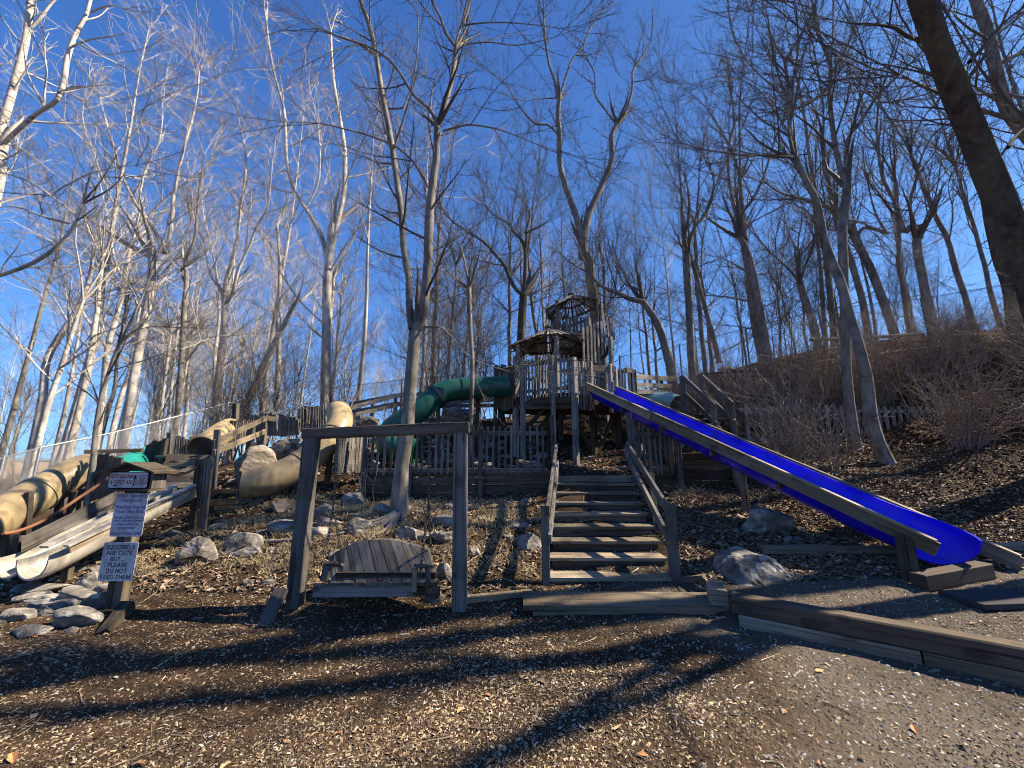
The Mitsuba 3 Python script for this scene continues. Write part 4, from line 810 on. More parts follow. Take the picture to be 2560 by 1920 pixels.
rock('boulder', 'dark angular boulder behind the top of the long tan tube', (-9.46, 25, 3.7), 1.60, 0.86, 0.80, tilt=0.20)
rock('boulder', 'shaded tan boulder on the leafy slope under the blue slide', (4.09, 6.3, 0.48), 0.82, 0.45, 0.80, tilt=0.10)
rock('stone', 'pale rock left of the stairs beside the lower handrail', (0.37, 6.88, 0.57), 0.22, 0.10, 0.80, tilt=0.00)
rock('stone', 'dark grey boulder left of the stair foot', (0.23, 6.04, 0.32), 0.38, 0.23, 0.80, tilt=0.00)
rock('stone', 'grey rock above the dark boulder left of the stairs', (0.19, 6.6, 0.5), 0.22, 0.12, 0.80, tilt=0.00)
rock('stone', 'grey rock high on the slope left of the stairs', (0.29, 7.92, 0.75), 0.23, 0.13, 0.80, tilt=0.00)
rock('stone', 'grey rock right of the right swing post', (-0.53, 5.76, 0.27), 0.15, 0.17, 0.80, tilt=0.00)
rock('boulder', 'weathered boulder lying on the skyline of the right bank', (15.62, 13.22, 5.99), 0.83, 0.34, 0.80, tilt=0.00)
rock('boulder', 'pale log-shaped rock above the landing rail', (14.01, 25, 7.38), 1.12, 0.37, 0.50, tilt=0.00)
rock('boulder', 'big reddish grey boulder beside the pale handrail', (-5.52, 8.2, 1.31), 0.88, 0.69, .8)
rock('boulder', 'big pale grey boulder above the long tan tube', (-5.14, 9, 1.6), 0.75, 0.61, .8)
rock('boulder', 'big dark grey boulder under the green tube slide', (-1.64, 11.2, 2.65), 1.07, 0.56, .8)
rock('stone', 'pale upright boulder beside the dark post under the green tube', (-1.03, 10.8, 2.56), 0.19, 0.35, .8)
rock('boulder', 'grey cracked boulder between tan tube and green tube', (-3.96, 10.5, 2.52), 0.60, 0.29, .8)
rock('boulder', 'lit rock in the shade below the tower deck', (2.53, 11.5, 2.64), 0.60, 0.25, .8)
rock('stone', 'brown boulder behind the short picket fence', (2.79, 8.9, 1.68), 0.46, 0.57, .8)
rock('stone', 'pale jagged rock beneath the blue slide', (3.8, 9, 1.92), 0.25, 0.30, .8)
rock('stone', 'white stone behind the picket fence right of the big tree', (-2.14, 8.9, 1.44), 0.27, 0.12, .8)
rock('stone', 'small white stone behind the picket fence', (-1.9, 8.9, 1.44), 0.16, 0.06, .8)
rock('stone', 'pale stone behind the pickets left of the stairs', (-0.79, 8.95, 1.48), 0.21, 0.09, .8)
rock('stone', 'flat cream stone behind the pickets left of the stairs', (-0.54, 9, 1.48), 0.20, 0.08, .8)
rock('stone', 'white rounded stone behind the pickets below the tower', (0.24, 9, 1.52), 0.34, 0.10, .8)
rock('stone', 'small pale stone at the foot of the tower post', (1.88, 9.6, 1.61), 0.15, 0.09, .8)
rock('stone', 'flat pale stone at the top of the stairs', (2.51, 8.9, 1.38), 0.31, 0.11, .8)
rock('stone', 'pale rock behind the left end of the picket fence', (-3.08, 8.9, 1.48), 0.24, 0.13, .8)
# pebbles of the stone border and heaps of rubble on the slopes
def pebbles(group, label, n, fx, size, sub=2):
    for i in range(n):
        x, y = fx(); s = rnd.uniform(*size)
        rock('stone', label, on(x, y, -.01), s, s * rnd.uniform(.3, .6), rnd.uniform(.6, .95), yaw=rnd.uniform(-.8, .8), sub=sub, group=group, cat='stone', bury=.25)
pebbles('stones of the border at left', 'small grey or tan stone in the stone border beneath the double slide', 32, lambda: (rnd.uniform(-6.2, -4.6), rnd.uniform(4.1, 5.2)), (.10, .30))
pebbles('stones on the slope behind the swing', 'small loose grey stone on the slope behind the swing', 46, lambda: (rnd.uniform(-5.2, .3), rnd.uniform(5.6, 8.2)), (.08, .26))
pebbles('rubble behind the plank wall', 'dark rubble stone on the slope behind the picket fence', 80, lambda: (rnd.uniform(-4.2, .9), rnd.uniform(9.3, 12.5)), (.2, .6))
pebbles('stones on the right bank', 'grey stone among leaves on the right bank', 24, lambda: (rnd.uniform(2.8, 9), rnd.uniform(5.2, 8.0)), (.06, .2))
pebbles('pale pebbles by the kerb timber', 'pale pebble lying along the kerb timber', 60, lambda: (lambda t: (2.6 + 2.6 * t + rnd.gauss(0, .14), 4.05 - 1.95 * t - abs(rnd.gauss(0, .22))))(rnd.random()), (.025, .06), 1)

# ---------------------------------------------------------------- trees
def tubes(P, R, sides):
    """(N, n, 3) centre lines with (N, n) radii -> one mesh of open tubes"""
    N, n, _ = P.shape
    tan = np.gradient(P, axis=1); tan /= np.linalg.norm(tan, axis=2, keepdims=True) + 1e-9
    mean = tan.mean(1); ref = np.eye(3)[np.argmin(np.abs(mean), axis=1)]
    u = np.cross(tan, ref[:, None]); u /= np.linalg.norm(u, axis=2, keepdims=True) + 1e-9
    w = np.cross(tan, u)
    a = np.arange(sides) * 2 * np.pi / sides
    v = P[:, :, None] + R[:, :, None, None] * (np.cos(a)[:, None] * u[:, :, None] + np.sin(a)[:, None] * w[:, :, None])
    base = (np.arange(N) * n * sides)[:, None, None] + (np.arange(n - 1) * sides)[None, :, None]
    j = np.arange(sides)[None, None]; k = (j + 1) % sides
    A, B, C, D = base + j, base + k, base + sides + k, base + sides + j
    f = np.stack([np.stack([A, B, C], -1), np.stack([A, C, D], -1)], -2).reshape(-1, 3)
    return v.reshape(-1, 3), f
def extend(g, S, D, L, r0, r1, nseg, wig, up, droop=0.0):
    N = len(S); P = np.empty((N, nseg + 1, 3)); P[:, 0] = S; d = D.copy(); st = (L / nseg)[:, None]
    for i in range(nseg):
        d = d + g.normal(0, wig, (N, 3)) + V(0, 0, up / nseg) - V(0, 0, droop / nseg) * (i / nseg)
        d /= np.linalg.norm(d, axis=1, keepdims=True); P[:, i + 1] = P[:, i] + d * st
    t = np.linspace(0, 1, nseg + 1)[None]
    return P, r0[:, None] * (1 - t) + r1[:, None] * t
def spawn(g, P, R, count, t0, t1, ang, angv, flat=0.0):
    """count per parent (array) -> start, direction, t, parent index, radius there"""
    N, n, _ = P.shape
    idx = np.repeat(np.arange(N), count); seq = np.concatenate([np.arange(c) for c in count]) if len(count) else np.array([])
    tot = np.repeat(count, count)
    t = t0 + (t1 - t0) * np.clip((seq + g.uniform(0.1, .9, len(seq))) / tot, 0, .999)
    x = t * (n - 1); i = np.minimum(x.astype(int), n - 2); fr = (x - i)[:, None]
    S = P[idx, i] * (1 - fr) + P[idx, i + 1] * fr; Tn = P[idx, i + 1] - P[idx, i]; Tn /= np.linalg.norm(Tn, axis=1, keepdims=True) + 1e-9
    ref = np.where(np.abs(Tn[:, 2:3]) > .9, V(1, 0, 0), V(0, 0, 1)); U = np.cross(Tn, ref); U /= np.linalg.norm(U, axis=1, keepdims=True); W = np.cross(Tn, U)
    az = seq * 2.39996 + g.uniform(-.6, .6, len(seq)) + idx * 1.7
    if flat: az = np.where(seq % 2 == 0, 0, np.pi) + g.normal(0, 1 - flat, len(seq))
    a = g.normal(ang, angv, len(seq))[:, None]
    D = np.cos(a) * Tn + np.sin(a) * (np.cos(az)[:, None] * U + np.sin(az)[:, None] * W)
    rr = R[idx, i] * (1 - fr[:, 0]) + R[idx, i + 1] * fr[:, 0]
    return S, D, t, idx, rr
def pcurve(p, n):
    from scipy.interpolate import PchipInterpolator
    t = np.r_[0, np.cumsum(np.linalg.norm(np.diff(p, axis=0), axis=1))]; return gaussian_filter(PchipInterpolator(t, p)(np.linspace(0, t[-1], n * 4)), (2.0, 0), mode='nearest')[np.linspace(0, n * 4 - 1, n).round().astype(int)]
def resample(p, r, n):
    p = np.asarray(p, float); s = np.r_[0, np.cumsum(np.linalg.norm(np.diff(p, axis=0), axis=1))]
    q = np.linspace(0, s[-1], n); c = pcurve(p, n) if len(p) > 2 else np.stack([np.interp(q, s, p[:, k]) for k in range(3)], 1)
    return c, np.interp(np.linspace(0, 1, n), np.linspace(0, 1, len(r)), r), s[-1]
def crown(g, limbs, o):
    """limbs: list of (polyline, (r0, ..., r1), t0). Grows branches, twigs and sprays on them."""
    NS = 16; o = {**o, 'tip': o['tip'] * 1.22, 'k3': o['k3'] * .6}
    res = [resample(p, r, NS) for p, r, _ in limbs]
    P = np.array([x[0] for x in res]); R = np.array([x[1] for x in res]); L = np.array([x[2] for x in res])
    t0 = np.array([x[2] for x in limbs])
    out = []
    cnt = np.maximum(1, (L * o['k1'] * (1 - t0)).round().astype(int))
    S, D, t, idx, rr = spawn(g, P, R, cnt, 0, 1, o['a1'], .22)
    tt = t0[idx] + (1 - t0[idx]) * t                                  # remap into the branching stretch of each limb
    x = tt * (NS - 1); i = np.minimum(x.astype(int), NS - 2); fr = (x - i)[:, None]
    S = P[idx, i] * (1 - fr) + P[idx, i + 1] * fr; rr = R[idx, i] * (1 - fr[:, 0]) + R[idx, i + 1] * fr[:, 0]
    L1 = o['l1'] * (1.05 - .6 * tt) * g.uniform(.6, 1.35, len(S))
    P1, R1 = extend(g, S, D, L1, np.minimum(rr * .6, .010 + L1 * .009), np.full(len(S), o['tip'] * 1.3), 6, o['wig'], o['up'])
    # each limb ends in a few leaders
    e = P[:, -1] - P[:, -2]; e /= np.linalg.norm(e, axis=1, keepdims=True)
    S2 = np.repeat(P[:, -1], 3, 0); D2 = np.repeat(e, 3, 0) + g.normal(0, .32, (3 * len(P), 3)); D2 /= np.linalg.norm(D2, axis=1, keepdims=True)
    Pe, Re = extend(g, S2, D2, o['l1'] * g.uniform(.5, .9, len(S2)), np.repeat(R[:, -1], 3) * .85, np.full(len(S2), o['tip'] * 1.3), 6, o['wig'], o['up'])
    P1 = np.vstack([P1, Pe]); R1 = np.vstack([R1, Re]); L1 = np.r_[L1, np.full(len(Pe), o['l1'] * .7)]
    out.append(tubes(P1, R1, 5))
    c2 = np.maximum(1, (L1 * o['k2']).round().astype(int))
    S, D, t, idx, rr = spawn(g, P1, R1, c2, .12, .98, o['a2'], .25, o.get('flat', 0))
    L2 = o['l2'] * (1.1 - .6 * t) * g.uniform(.5, 1.3, len(S))
    P2, R2 = extend(g, S, D, L2, np.minimum(rr * .6, .003 + L2 * .006), np.full(len(S), o['tip']), 4, o['wig'] * 1.1, o['up'] * .7)
    out.append(tubes(P2, R2, 3))
    if o['k3']:
        c3 = np.maximum(1, (L2 * o['k3']).round().astype(int))
        S, D, t, idx, rr = spawn(g, P2, R2, c3, .1, 1.0, o['a3'], .25, o.get('flat', 0))
        L3 = o['l3'] * g.uniform(.4, 1.3, len(S))
        P3, R3 = extend(g, S, D, L3, np.minimum(rr * .75, o['tip'] * 1.1), np.full(len(S), o['tip'] * .55), 2, .12, o['up'] * .5)
        out.append(tubes(P3, R3, 3))
    return cat_mesh(out)
BEECH = dict(k1=1.5, l1=3.2, a1=.85, k2=3.4, l2=1.25, a2=.75, k3=5.0, l3=.55, a3=.7, wig=.075, up=.35, tip=.0055, flat=.6)
ASCEND = dict(k1=1.4, l1=3.6, a1=.60, k2=3.2, l2=1.5, a2=.55, k3=4.2, l3=.6, a3=.55, wig=.08, up=.55, tip=.0055)
def limb_mesh(p, r, sides=10, flare=0.0, n=26, wob=.0):
    c, rr, L = resample(p, r, n)
    if flare: rr = rr * (1 + flare * np.exp(-np.linspace(0, L, n) / .35))
    v, f = tubes(c[None], rr[None], sides)
    if wob: v = v + (v - np.repeat(c, sides, 0)) * ((nfbm(v * (3.0, 3.0, 1.2), 3) - .5) * wob)[:, None]
    return v, f
def tree(name, label, cat, trunk, limbs, opt, bark='bark_grey', twig='twig_bark', group=None, t0=.45, seed=1, flare=.3, sides=14, limb_t0=.25):
    """trunk: (points, radii); limbs: list of (points, radii)."""
    g = np.random.default_rng(seed); k = thing(name, label, cat, group)
    put(k + '__trunk', mikit.ply(limb_mesh(*trunk, sides=sides, flare=flare, n=34, wob=.22), bark, smooth=True))
    for p, r in limbs: put(k + '__limb', mikit.ply(limb_mesh(p, r, 9, wob=.15), bark, smooth=True))
    put(k + '__crown', mikit.ply(crown(g, [(trunk[0], trunk[1], t0)] + [(p, r, limb_t0) for p, r in limbs], {**BEECH, **opt}), twig, smooth=True))
    return k
tree('big_tree', 'tall grey forked tree with exposed roots standing behind the bench swing', 'tree', ([(-1.9, 6.85, 0.53), (-1.9, 6.85, 0.83), (-1.9, 6.85, 1.47), (-1.84, 6.85, 1.97), (-1.82, 6.85, 2.66), (-1.8, 6.85, 3.37), (-1.79, 6.85, 3.74), (-1.79, 6.85, 3.92)], (0.126, 0.124, 0.121, 0.119, 0.117, 0.114, 0.111, 0.107)), [
  ([(-1.82, 6.85, 3.89), (-1.88, 6.9, 4.09), (-1.97, 7, 4.56), (-2, 7.1, 5.09), (-2.18, 7.2, 5.64), (-2.27, 7.3, 6.4), (-2.45, 7.4, 7.35), (-2.62, 7.5, 8.2), (-2.82, 7.6, 9.11), (-3.06, 7.7, 10.06), (-3.27, 7.8, 11.07), (-3.53, 7.9, 12.14), (-3.92, 8, 13.26), (-4.19, 8.1, 14.19)], (0.070, 0.069, 0.068, 0.067, 0.066, 0.065, 0.064, 0.062, 0.060, 0.058, 0.055, 0.052, 0.049, 0.046)),
  ([(-1.78, 6.85, 3.89), (-1.65, 6.8, 4.17), (-1.6, 6.75, 4.76), (-1.57, 6.7, 5.36), (-1.57, 6.65, 5.97), (-1.55, 6.6, 6.39), (-1.51, 6.55, 6.76), (-1.45, 6.5, 7.32), (-1.46, 6.5, 8.02)], (0.083, 0.088, 0.088, 0.086, 0.085, 0.078, 0.071, 0.066, 0.061)),
  ([(-1.46, 6.5, 7.99), (-1.55, 6.4, 8.2), (-1.9, 6.3, 8.49), (-2.1, 6.2, 8.8), (-2.29, 6.1, 9.01), (-2.65, 6, 9.21), (-3.2, 5.9, 9.33), (-3.6, 5.8, 9.41)], (0.040, 0.030, 0.026, 0.026, 0.017, 0.019, 0.014, 0.009)),
  ([(-1.46, 6.5, 7.99), (-1.28, 6.5, 8.67), (-1.22, 6.6, 9.23), (-1.18, 6.7, 10.15)], (0.044, 0.045, 0.048, 0.049)),
  ([(-1.18, 6.7, 10.13), (-1.35, 6.6, 10.28), (-1.51, 6.5, 10.67), (-1.66, 6.4, 10.93), (-1.83, 6.3, 11.6)], (0.027, 0.028, 0.024, 0.020, 0.016)),
  ([(-1.18, 6.7, 10.13), (-1.13, 6.8, 10.67), (-1.05, 6.9, 11.1), (-0.94, 7, 11.81), (-0.83, 7.2, 13.03)], (0.035, 0.030, 0.025, 0.022, 0.018)),
  ([(-1.36, 6.5, 7.86), (-0.97, 6.4, 7.89), (-0.42, 6.2, 7.66), (0.12, 6, 7.27), (0.53, 5.9, 6.98), (0.84, 5.8, 6.8)], (0.019, 0.017, 0.014, 0.011, 0.008, 0.006)),
  ([(-1.62, 6.7, 6.77), (-1.76, 6.6, 7.03), (-1.86, 6.5, 7.15), (-2.19, 6.3, 7.35), (-2.71, 6.1, 7.43), (-3.04, 5.9, 7.36), (-3.4, 5.8, 7.36)], (0.028, 0.024, 0.017, 0.019, 0.015, 0.012, 0.009)),
  ([(-1.65, 6.85, 3.99), (-1.36, 6.7, 3.96), (-1.04, 6.5, 3.69), (-0.73, 6.4, 3.32), (-0.4, 6.3, 3.14), (-0.02, 6.2, 3.01)], (0.022, 0.019, 0.010, 0.008, 0.009, 0.007)),
  ([(-1.18, 6.7, 9.95), (-0.9, 6.7, 10.21), (-0.5, 6.6, 10.12), (0.14, 6.5, 9.92), (0.93, 6.4, 10.02)], (0.017, 0.014, 0.011, 0.009, 0.006)),
  ([(-1.05, 6.8, 10.82), (-0.75, 6.7, 10.74), (-0.25, 6.6, 10.63), (0.3, 6.5, 10.45), (0.93, 6.4, 10.21)], (0.016, 0.013, 0.011, 0.008, 0.006)),
  ([(-3.26, 7.6, 11.07), (-3.6, 7.3, 11.03), (-3.8, 7, 10.79), (-4.18, 6.8, 10.67)], (0.025, 0.018, 0.012, 0.007)),
  ([(-2.81, 7.4, 9.32), (-2.46, 7.4, 9.32), (-2.37, 7.4, 9.57), (-2.25, 7.4, 10.07), (-2.19, 7.4, 11.02), (-2.23, 7.4, 11.93), (-2.48, 7.4, 12.39)], (0.018, 0.017, 0.016, 0.017, 0.016, 0.015, 0.012)),
  ([(-1.58, 6.4, 8.17), (-1.57, 6.4, 8.63), (-1.49, 6.4, 9), (-1.26, 6.4, 9.48), (-1.08, 6.4, 9.71)], (0.019, 0.016, 0.011, 0.007, 0.005))], dict(k1=2.1, l1=1.9, k2=4.5, l2=.75, k3=6.0, l3=.32, tip=.0028, flat=.5, up=.2), 'bark_grey', 'twig_bark', t0=0.93, limb_t0=0.15, flare=0.7, seed=3)
tree('forked_tree', 'dark tree with two upright forks rising right behind the tower roofs', 'tree', ([(3.97, 17, 3.83), (3.87, 17, 7.72), (3.73, 17, 9.4), (3.54, 17, 11.14), (3.42, 17, 10.99), (3.36, 17, 11.95)], (0.234, 0.230, 0.238, 0.240, 0.234, 0.242)), [
  ([(3.34, 17, 11.87), (3.18, 17, 12.86), (2.62, 16.9, 14.73), (2.34, 16.8, 16.13), (2.35, 16.7, 17.37), (2.29, 16.6, 18.45), (2.38, 16.5, 19.45)], (0.163, 0.150, 0.142, 0.140, 0.131, 0.121, 0.110)),
  ([(2.37, 16.5, 19.36), (2.15, 16.4, 20.37), (1.85, 16.3, 21.39), (1.7, 16.2, 22.72), (1.63, 16.1, 24.07)], (0.075, 0.062, 0.053, 0.043, 0.031)),
  ([(2.37, 16.5, 19.36), (2.74, 16.6, 20.79), (3.19, 16.7, 22.17), (3.73, 16.8, 22.99), (4.12, 16.9, 24.14), (4.96, 17, 25.74)], (0.067, 0.060, 0.047, 0.040, 0.035, 0.026)),
  ([(2.28, 16.7, 17.46), (1.71, 16.4, 17.8), (1.24, 16.2, 17.6), (0.33, 15.9, 18.36), (-0.34, 15.6, 19.28), (-1.07, 15.3, 19.64)], (0.043, 0.052, 0.045, 0.031, 0.025, 0.015)),
  ([(2.38, 16.5, 19.45), (1.49, 16.2, 19.08), (0.71, 15.9, 18.63)], (0.033, 0.024, 0.016)),
  ([(3.41, 17, 11.87), (3.75, 17.1, 13.34), (4.53, 17.2, 15.14), (5.11, 17.3, 16.83), (5.14, 17.4, 17.85), (5.5, 17.5, 18.89)], (0.186, 0.170, 0.156, 0.151, 0.137, 0.119)),
  ([(5.5, 17.5, 18.89), (4.87, 17.4, 19.75), (4.39, 17.3, 20.61), (4.4, 17.2, 21.48), (4.09, 17.1, 22.36)], (0.049, 0.044, 0.047, 0.039, 0.027)),
  ([(5.5, 17.5, 18.89), (6.08, 17.6, 19.86), (6.54, 17.7, 21.55), (6.62, 17.8, 22.49), (7.34, 17.9, 23.86), (7.9, 18, 25.06)], (0.077, 0.077, 0.070, 0.056, 0.041, 0.030)),
  ([(4.46, 17.2, 15.14), (3.81, 17, 15.59), (3.57, 16.8, 16.39), (3.17, 16.6, 16.92)], (0.023, 0.026, 0.023, 0.015))], dict(ASCEND, k1=1.3, l1=2.6, k2=2.8, l2=1.2, k3=3.6, l3=.55, tip=.006), 'bark_grey', 'twig_bark', t0=0.95, limb_t0=0.4, flare=0.25, seed=4)
tree('beech_tree', 'bright white-barked forked beech behind the long tan tube', 'tree', ([(-7.45, 15.5, 2.02), (-7.47, 15.5, 3.22), (-7.61, 15.5, 5.45), (-7.7, 15.5, 6.78), (-7.89, 15.5, 9.57), (-7.88, 15.5, 11.78)], (0.198, 0.194, 0.188, 0.180, 0.177, 0.172)), [
  ([(-7.98, 15.5, 9.99), (-8.38, 15.4, 11.36), (-9.04, 15.3, 12.41), (-9.71, 15.2, 13.48), (-10.07, 15.1, 15.04), (-10.28, 15, 16.88), (-11.03, 14.9, 19.29), (-11.62, 14.8, 22.08)], (0.102, 0.090, 0.076, 0.071, 0.062, 0.053, 0.044, 0.034)),
  ([(-7.94, 15.5, 9.99), (-7.73, 15.5, 11.42), (-7.58, 15.6, 13.32), (-7.75, 15.7, 15.57), (-8.23, 15.8, 17.69), (-8.75, 15.9, 19.93), (-9.2, 16, 23.15)], (0.118, 0.107, 0.099, 0.090, 0.077, 0.062, 0.047)),
  ([(-7.88, 15.5, 9.24), (-7.21, 15.2, 10.36), (-6.37, 14.9, 11.26), (-5.35, 14.7, 11.56)], (0.040, 0.029, 0.015, 0.015)),
  ([(-7.84, 15.5, 7.16), (-9.02, 15.3, 8.31), (-9.98, 15, 9.83), (-10.58, 14.8, 10.98)], (0.034, 0.029, 0.023, 0.014)),
  ([(-9.04, 15.3, 12.41), (-8.59, 15.3, 14.03), (-8.77, 15.3, 15.94), (-9.44, 15.3, 18.45)], (0.040, 0.035, 0.028, 0.017))], dict(k1=1.5, l1=3.0, k2=3.0, l2=1.4, k3=4.0, l3=.7, tip=.0065), 'bark_pale', 'twig_pale', t0=0.6, limb_t0=0.25, flare=0.25, seed=5)
tree('beech_tree', 'thick white-barked beech forking high behind the restroom sign', 'tree', ([(-13.28, 13.5, 0.7), (-13.29, 13.5, 1.95), (-13.33, 13.5, 3.28), (-13.39, 13.5, 5.12), (-13.39, 13.5, 7.61), (-13.52, 13.5, 9.17)], (0.144, 0.141, 0.139, 0.137, 0.137, 0.136)), [
  ([(-13.16, 13.5, 9.19), (-13.64, 13.4, 10.29), (-14.21, 13.3, 11), (-14.98, 13.2, 12.32), (-15.63, 13.1, 13.88), (-16.34, 13, 15.7)], (0.080, 0.068, 0.056, 0.046, 0.035, 0.024)),
  ([(-13.05, 13.5, 9.19), (-13.13, 13.6, 10.61), (-13.37, 13.7, 11.89), (-13.41, 13.8, 13.88), (-13.35, 13.9, 15.98), (-13.57, 14, 18.22)], (0.076, 0.068, 0.057, 0.046, 0.036, 0.026)),
  ([(-13.2, 13.5, 8.25), (-12.23, 13.3, 9.65), (-11.91, 13.1, 10.86), (-11.59, 12.9, 12.08)], (0.027, 0.023, 0.018, 0.011)),
  ([(-13.26, 13.5, 6.62), (-13.85, 13.2, 7.75), (-14.57, 12.9, 8.67), (-15.69, 12.6, 9.22)], (0.026, 0.020, 0.012, 0.014)),
  ([(-14.21, 13.3, 11), (-14.28, 13.3, 12.4), (-13.94, 13.3, 14.07), (-14.15, 13.3, 15.81)], (0.037, 0.029, 0.023, 0.018))], dict(k1=1.5, l1=2.8, k2=3.0, l2=1.3, k3=4.2, l3=.6, tip=.006), 'bark_pale', 'twig_pale', t0=0.5, limb_t0=0.25, flare=0.25, seed=6)
tree('beech_tree', 'white-barked beech with a narrow fork left of the long tan tube', 'tree', ([(-11.07, 14.5, 1.16), (-11.1, 14.5, 3.11), (-11.16, 14.5, 4.29), (-11.17, 14.5, 5.82), (-11.39, 14.5, 8.05)], (0.133, 0.130, 0.124, 0.119, 0.114)), [
  ([(-11.38, 14.5, 7.99), (-11.43, 14.5, 8.52), (-11.28, 14.5, 9.53), (-11.29, 14.6, 10.49), (-11.43, 14.7, 11.69), (-11.5, 14.8, 13.62), (-12.09, 14.9, 16.05)], (0.076, 0.066, 0.058, 0.052, 0.044, 0.038, 0.030)),
  ([(-11.33, 14.5, 7.6), (-11.07, 14.4, 7.81), (-10.81, 14.3, 9.08), (-10.47, 14.2, 9.9), (-10.2, 14.1, 10.73), (-9.78, 14, 11.7), (-9.78, 13.9, 13.75)], (0.058, 0.061, 0.053, 0.044, 0.035, 0.029, 0.020)),
  ([(-11.57, 14.5, 8.25), (-12.02, 14.4, 8.87), (-12.29, 14.3, 9.96), (-12.74, 14.2, 10.93)], (0.041, 0.036, 0.028, 0.019))], dict(k1=1.6, l1=2.6, k2=3.0, l2=1.3, k3=4.0, l3=.6, tip=.006), 'bark_pale', 'twig_pale', t0=0.5, limb_t0=0.25, flare=0.25, seed=7)
tree('beech_tree', 'mottled slim tree between the two thick white beeches at left', 'tree', ([(-11.14, 13, 0.95), (-11.18, 13, 2.7), (-11.29, 13, 4.28), (-11.43, 13, 5.66), (-11.56, 13, 6.8), (-11.68, 13, 8.1), (-11.8, 13, 8.46)], (0.088, 0.086, 0.086, 0.086, 0.082, 0.075, 0.068)), [
  ([(-11.79, 13, 8.43), (-11.7, 13, 8.95), (-11.61, 13, 9.64), (-11.67, 13, 10.4), (-11.78, 13, 11.86), (-11.8, 13, 13.17)], (0.046, 0.040, 0.036, 0.030, 0.024, 0.017)),
  ([(-11.7, 13, 7.86), (-11.8, 12.9, 8.17), (-11.66, 12.8, 8.3)], (0.049, 0.044, 0.034)),
  ([(-11.18, 13, 4.94), (-10.76, 12.8, 5.32), (-10.33, 12.6, 5.59), (-9.77, 12.4, 5.63)], (0.022, 0.017, 0.018, 0.013))], dict(k1=1.8, l1=2.4, k2=3.0, l2=1.2, k3=4.0, l3=.55, tip=.006), 'bark_grey', 'twig_pale', t0=0.45, limb_t0=0.25, flare=0.25, seed=8)
tree('white_birch', 'bright white birch with black marks reaching in at the upper left corner', 'tree', ([(-11.54, 7.6, -0.87), (-11.29, 7.5, 1.23), (-11.1, 7.4, 4.34), (-10.86, 7.3, 6.4), (-10.9, 7.2, 8.09)], (0.119, 0.116, 0.115, 0.114, 0.113)), [
  ([(-10.9, 7.2, 8.05), (-11, 7.2, 8.87), (-11.01, 7.2, 9.76), (-11.02, 7.2, 10.64), (-11.08, 7.2, 11.34), (-11.2, 7.2, 12.1), (-11.3, 7.2, 12.65)], (0.074, 0.070, 0.067, 0.066, 0.063, 0.058, 0.052)),
  ([(-10.87, 7.2, 8.21), (-10.53, 7.1, 8.42), (-10.01, 7, 8.82), (-9.54, 6.9, 9.03), (-9.51, 6.9, 9.46), (-9.57, 6.9, 10.06), (-9.54, 6.9, 10.68), (-9.4, 6.9, 11.31), (-9.4, 6.9, 11.84)], (0.046, 0.042, 0.036, 0.041, 0.051, 0.046, 0.038, 0.034, 0.032)),
  ([(-11.04, 7.2, 11.25), (-10.85, 7.2, 11.6), (-10.69, 7.2, 12.01), (-10.45, 7.2, 12.37)], (0.029, 0.028, 0.025, 0.021)),
  ([(-9.87, 6.95, 8.93), (-9.91, 6.9, 9.58), (-10.05, 6.9, 10.1)], (0.021, 0.016, 0.011)),
  ([(-9.44, 6.9, 9.3), (-8.99, 6.8, 9.25), (-8.22, 6.7, 8.81), (-7.39, 6.6, 8.26)], (0.012, 0.013, 0.011, 0.008)),
  ([(-9.43, 6.9, 10.47), (-8.77, 6.8, 10.06), (-7.87, 6.7, 9.5), (-7.21, 6.6, 9)], (0.017, 0.014, 0.011, 0.008)),
  ([(-9.31, 6.9, 11.31), (-8.89, 6.8, 11.34), (-8.34, 6.7, 11.12)], (0.019, 0.015, 0.010)),
  ([(-11.15, 7.2, 10.77), (-11.1, 7.1, 10.22), (-11.26, 7, 10.02)], (0.015, 0.008, 0.009))], dict(k1=1.6, l1=1.6, k2=3.2, l2=.8, k3=4.5, l3=.4, tip=.0035), 'birch_bark', 'twig_pale', t0=0.8, limb_t0=0.1, flare=0.25, seed=9)
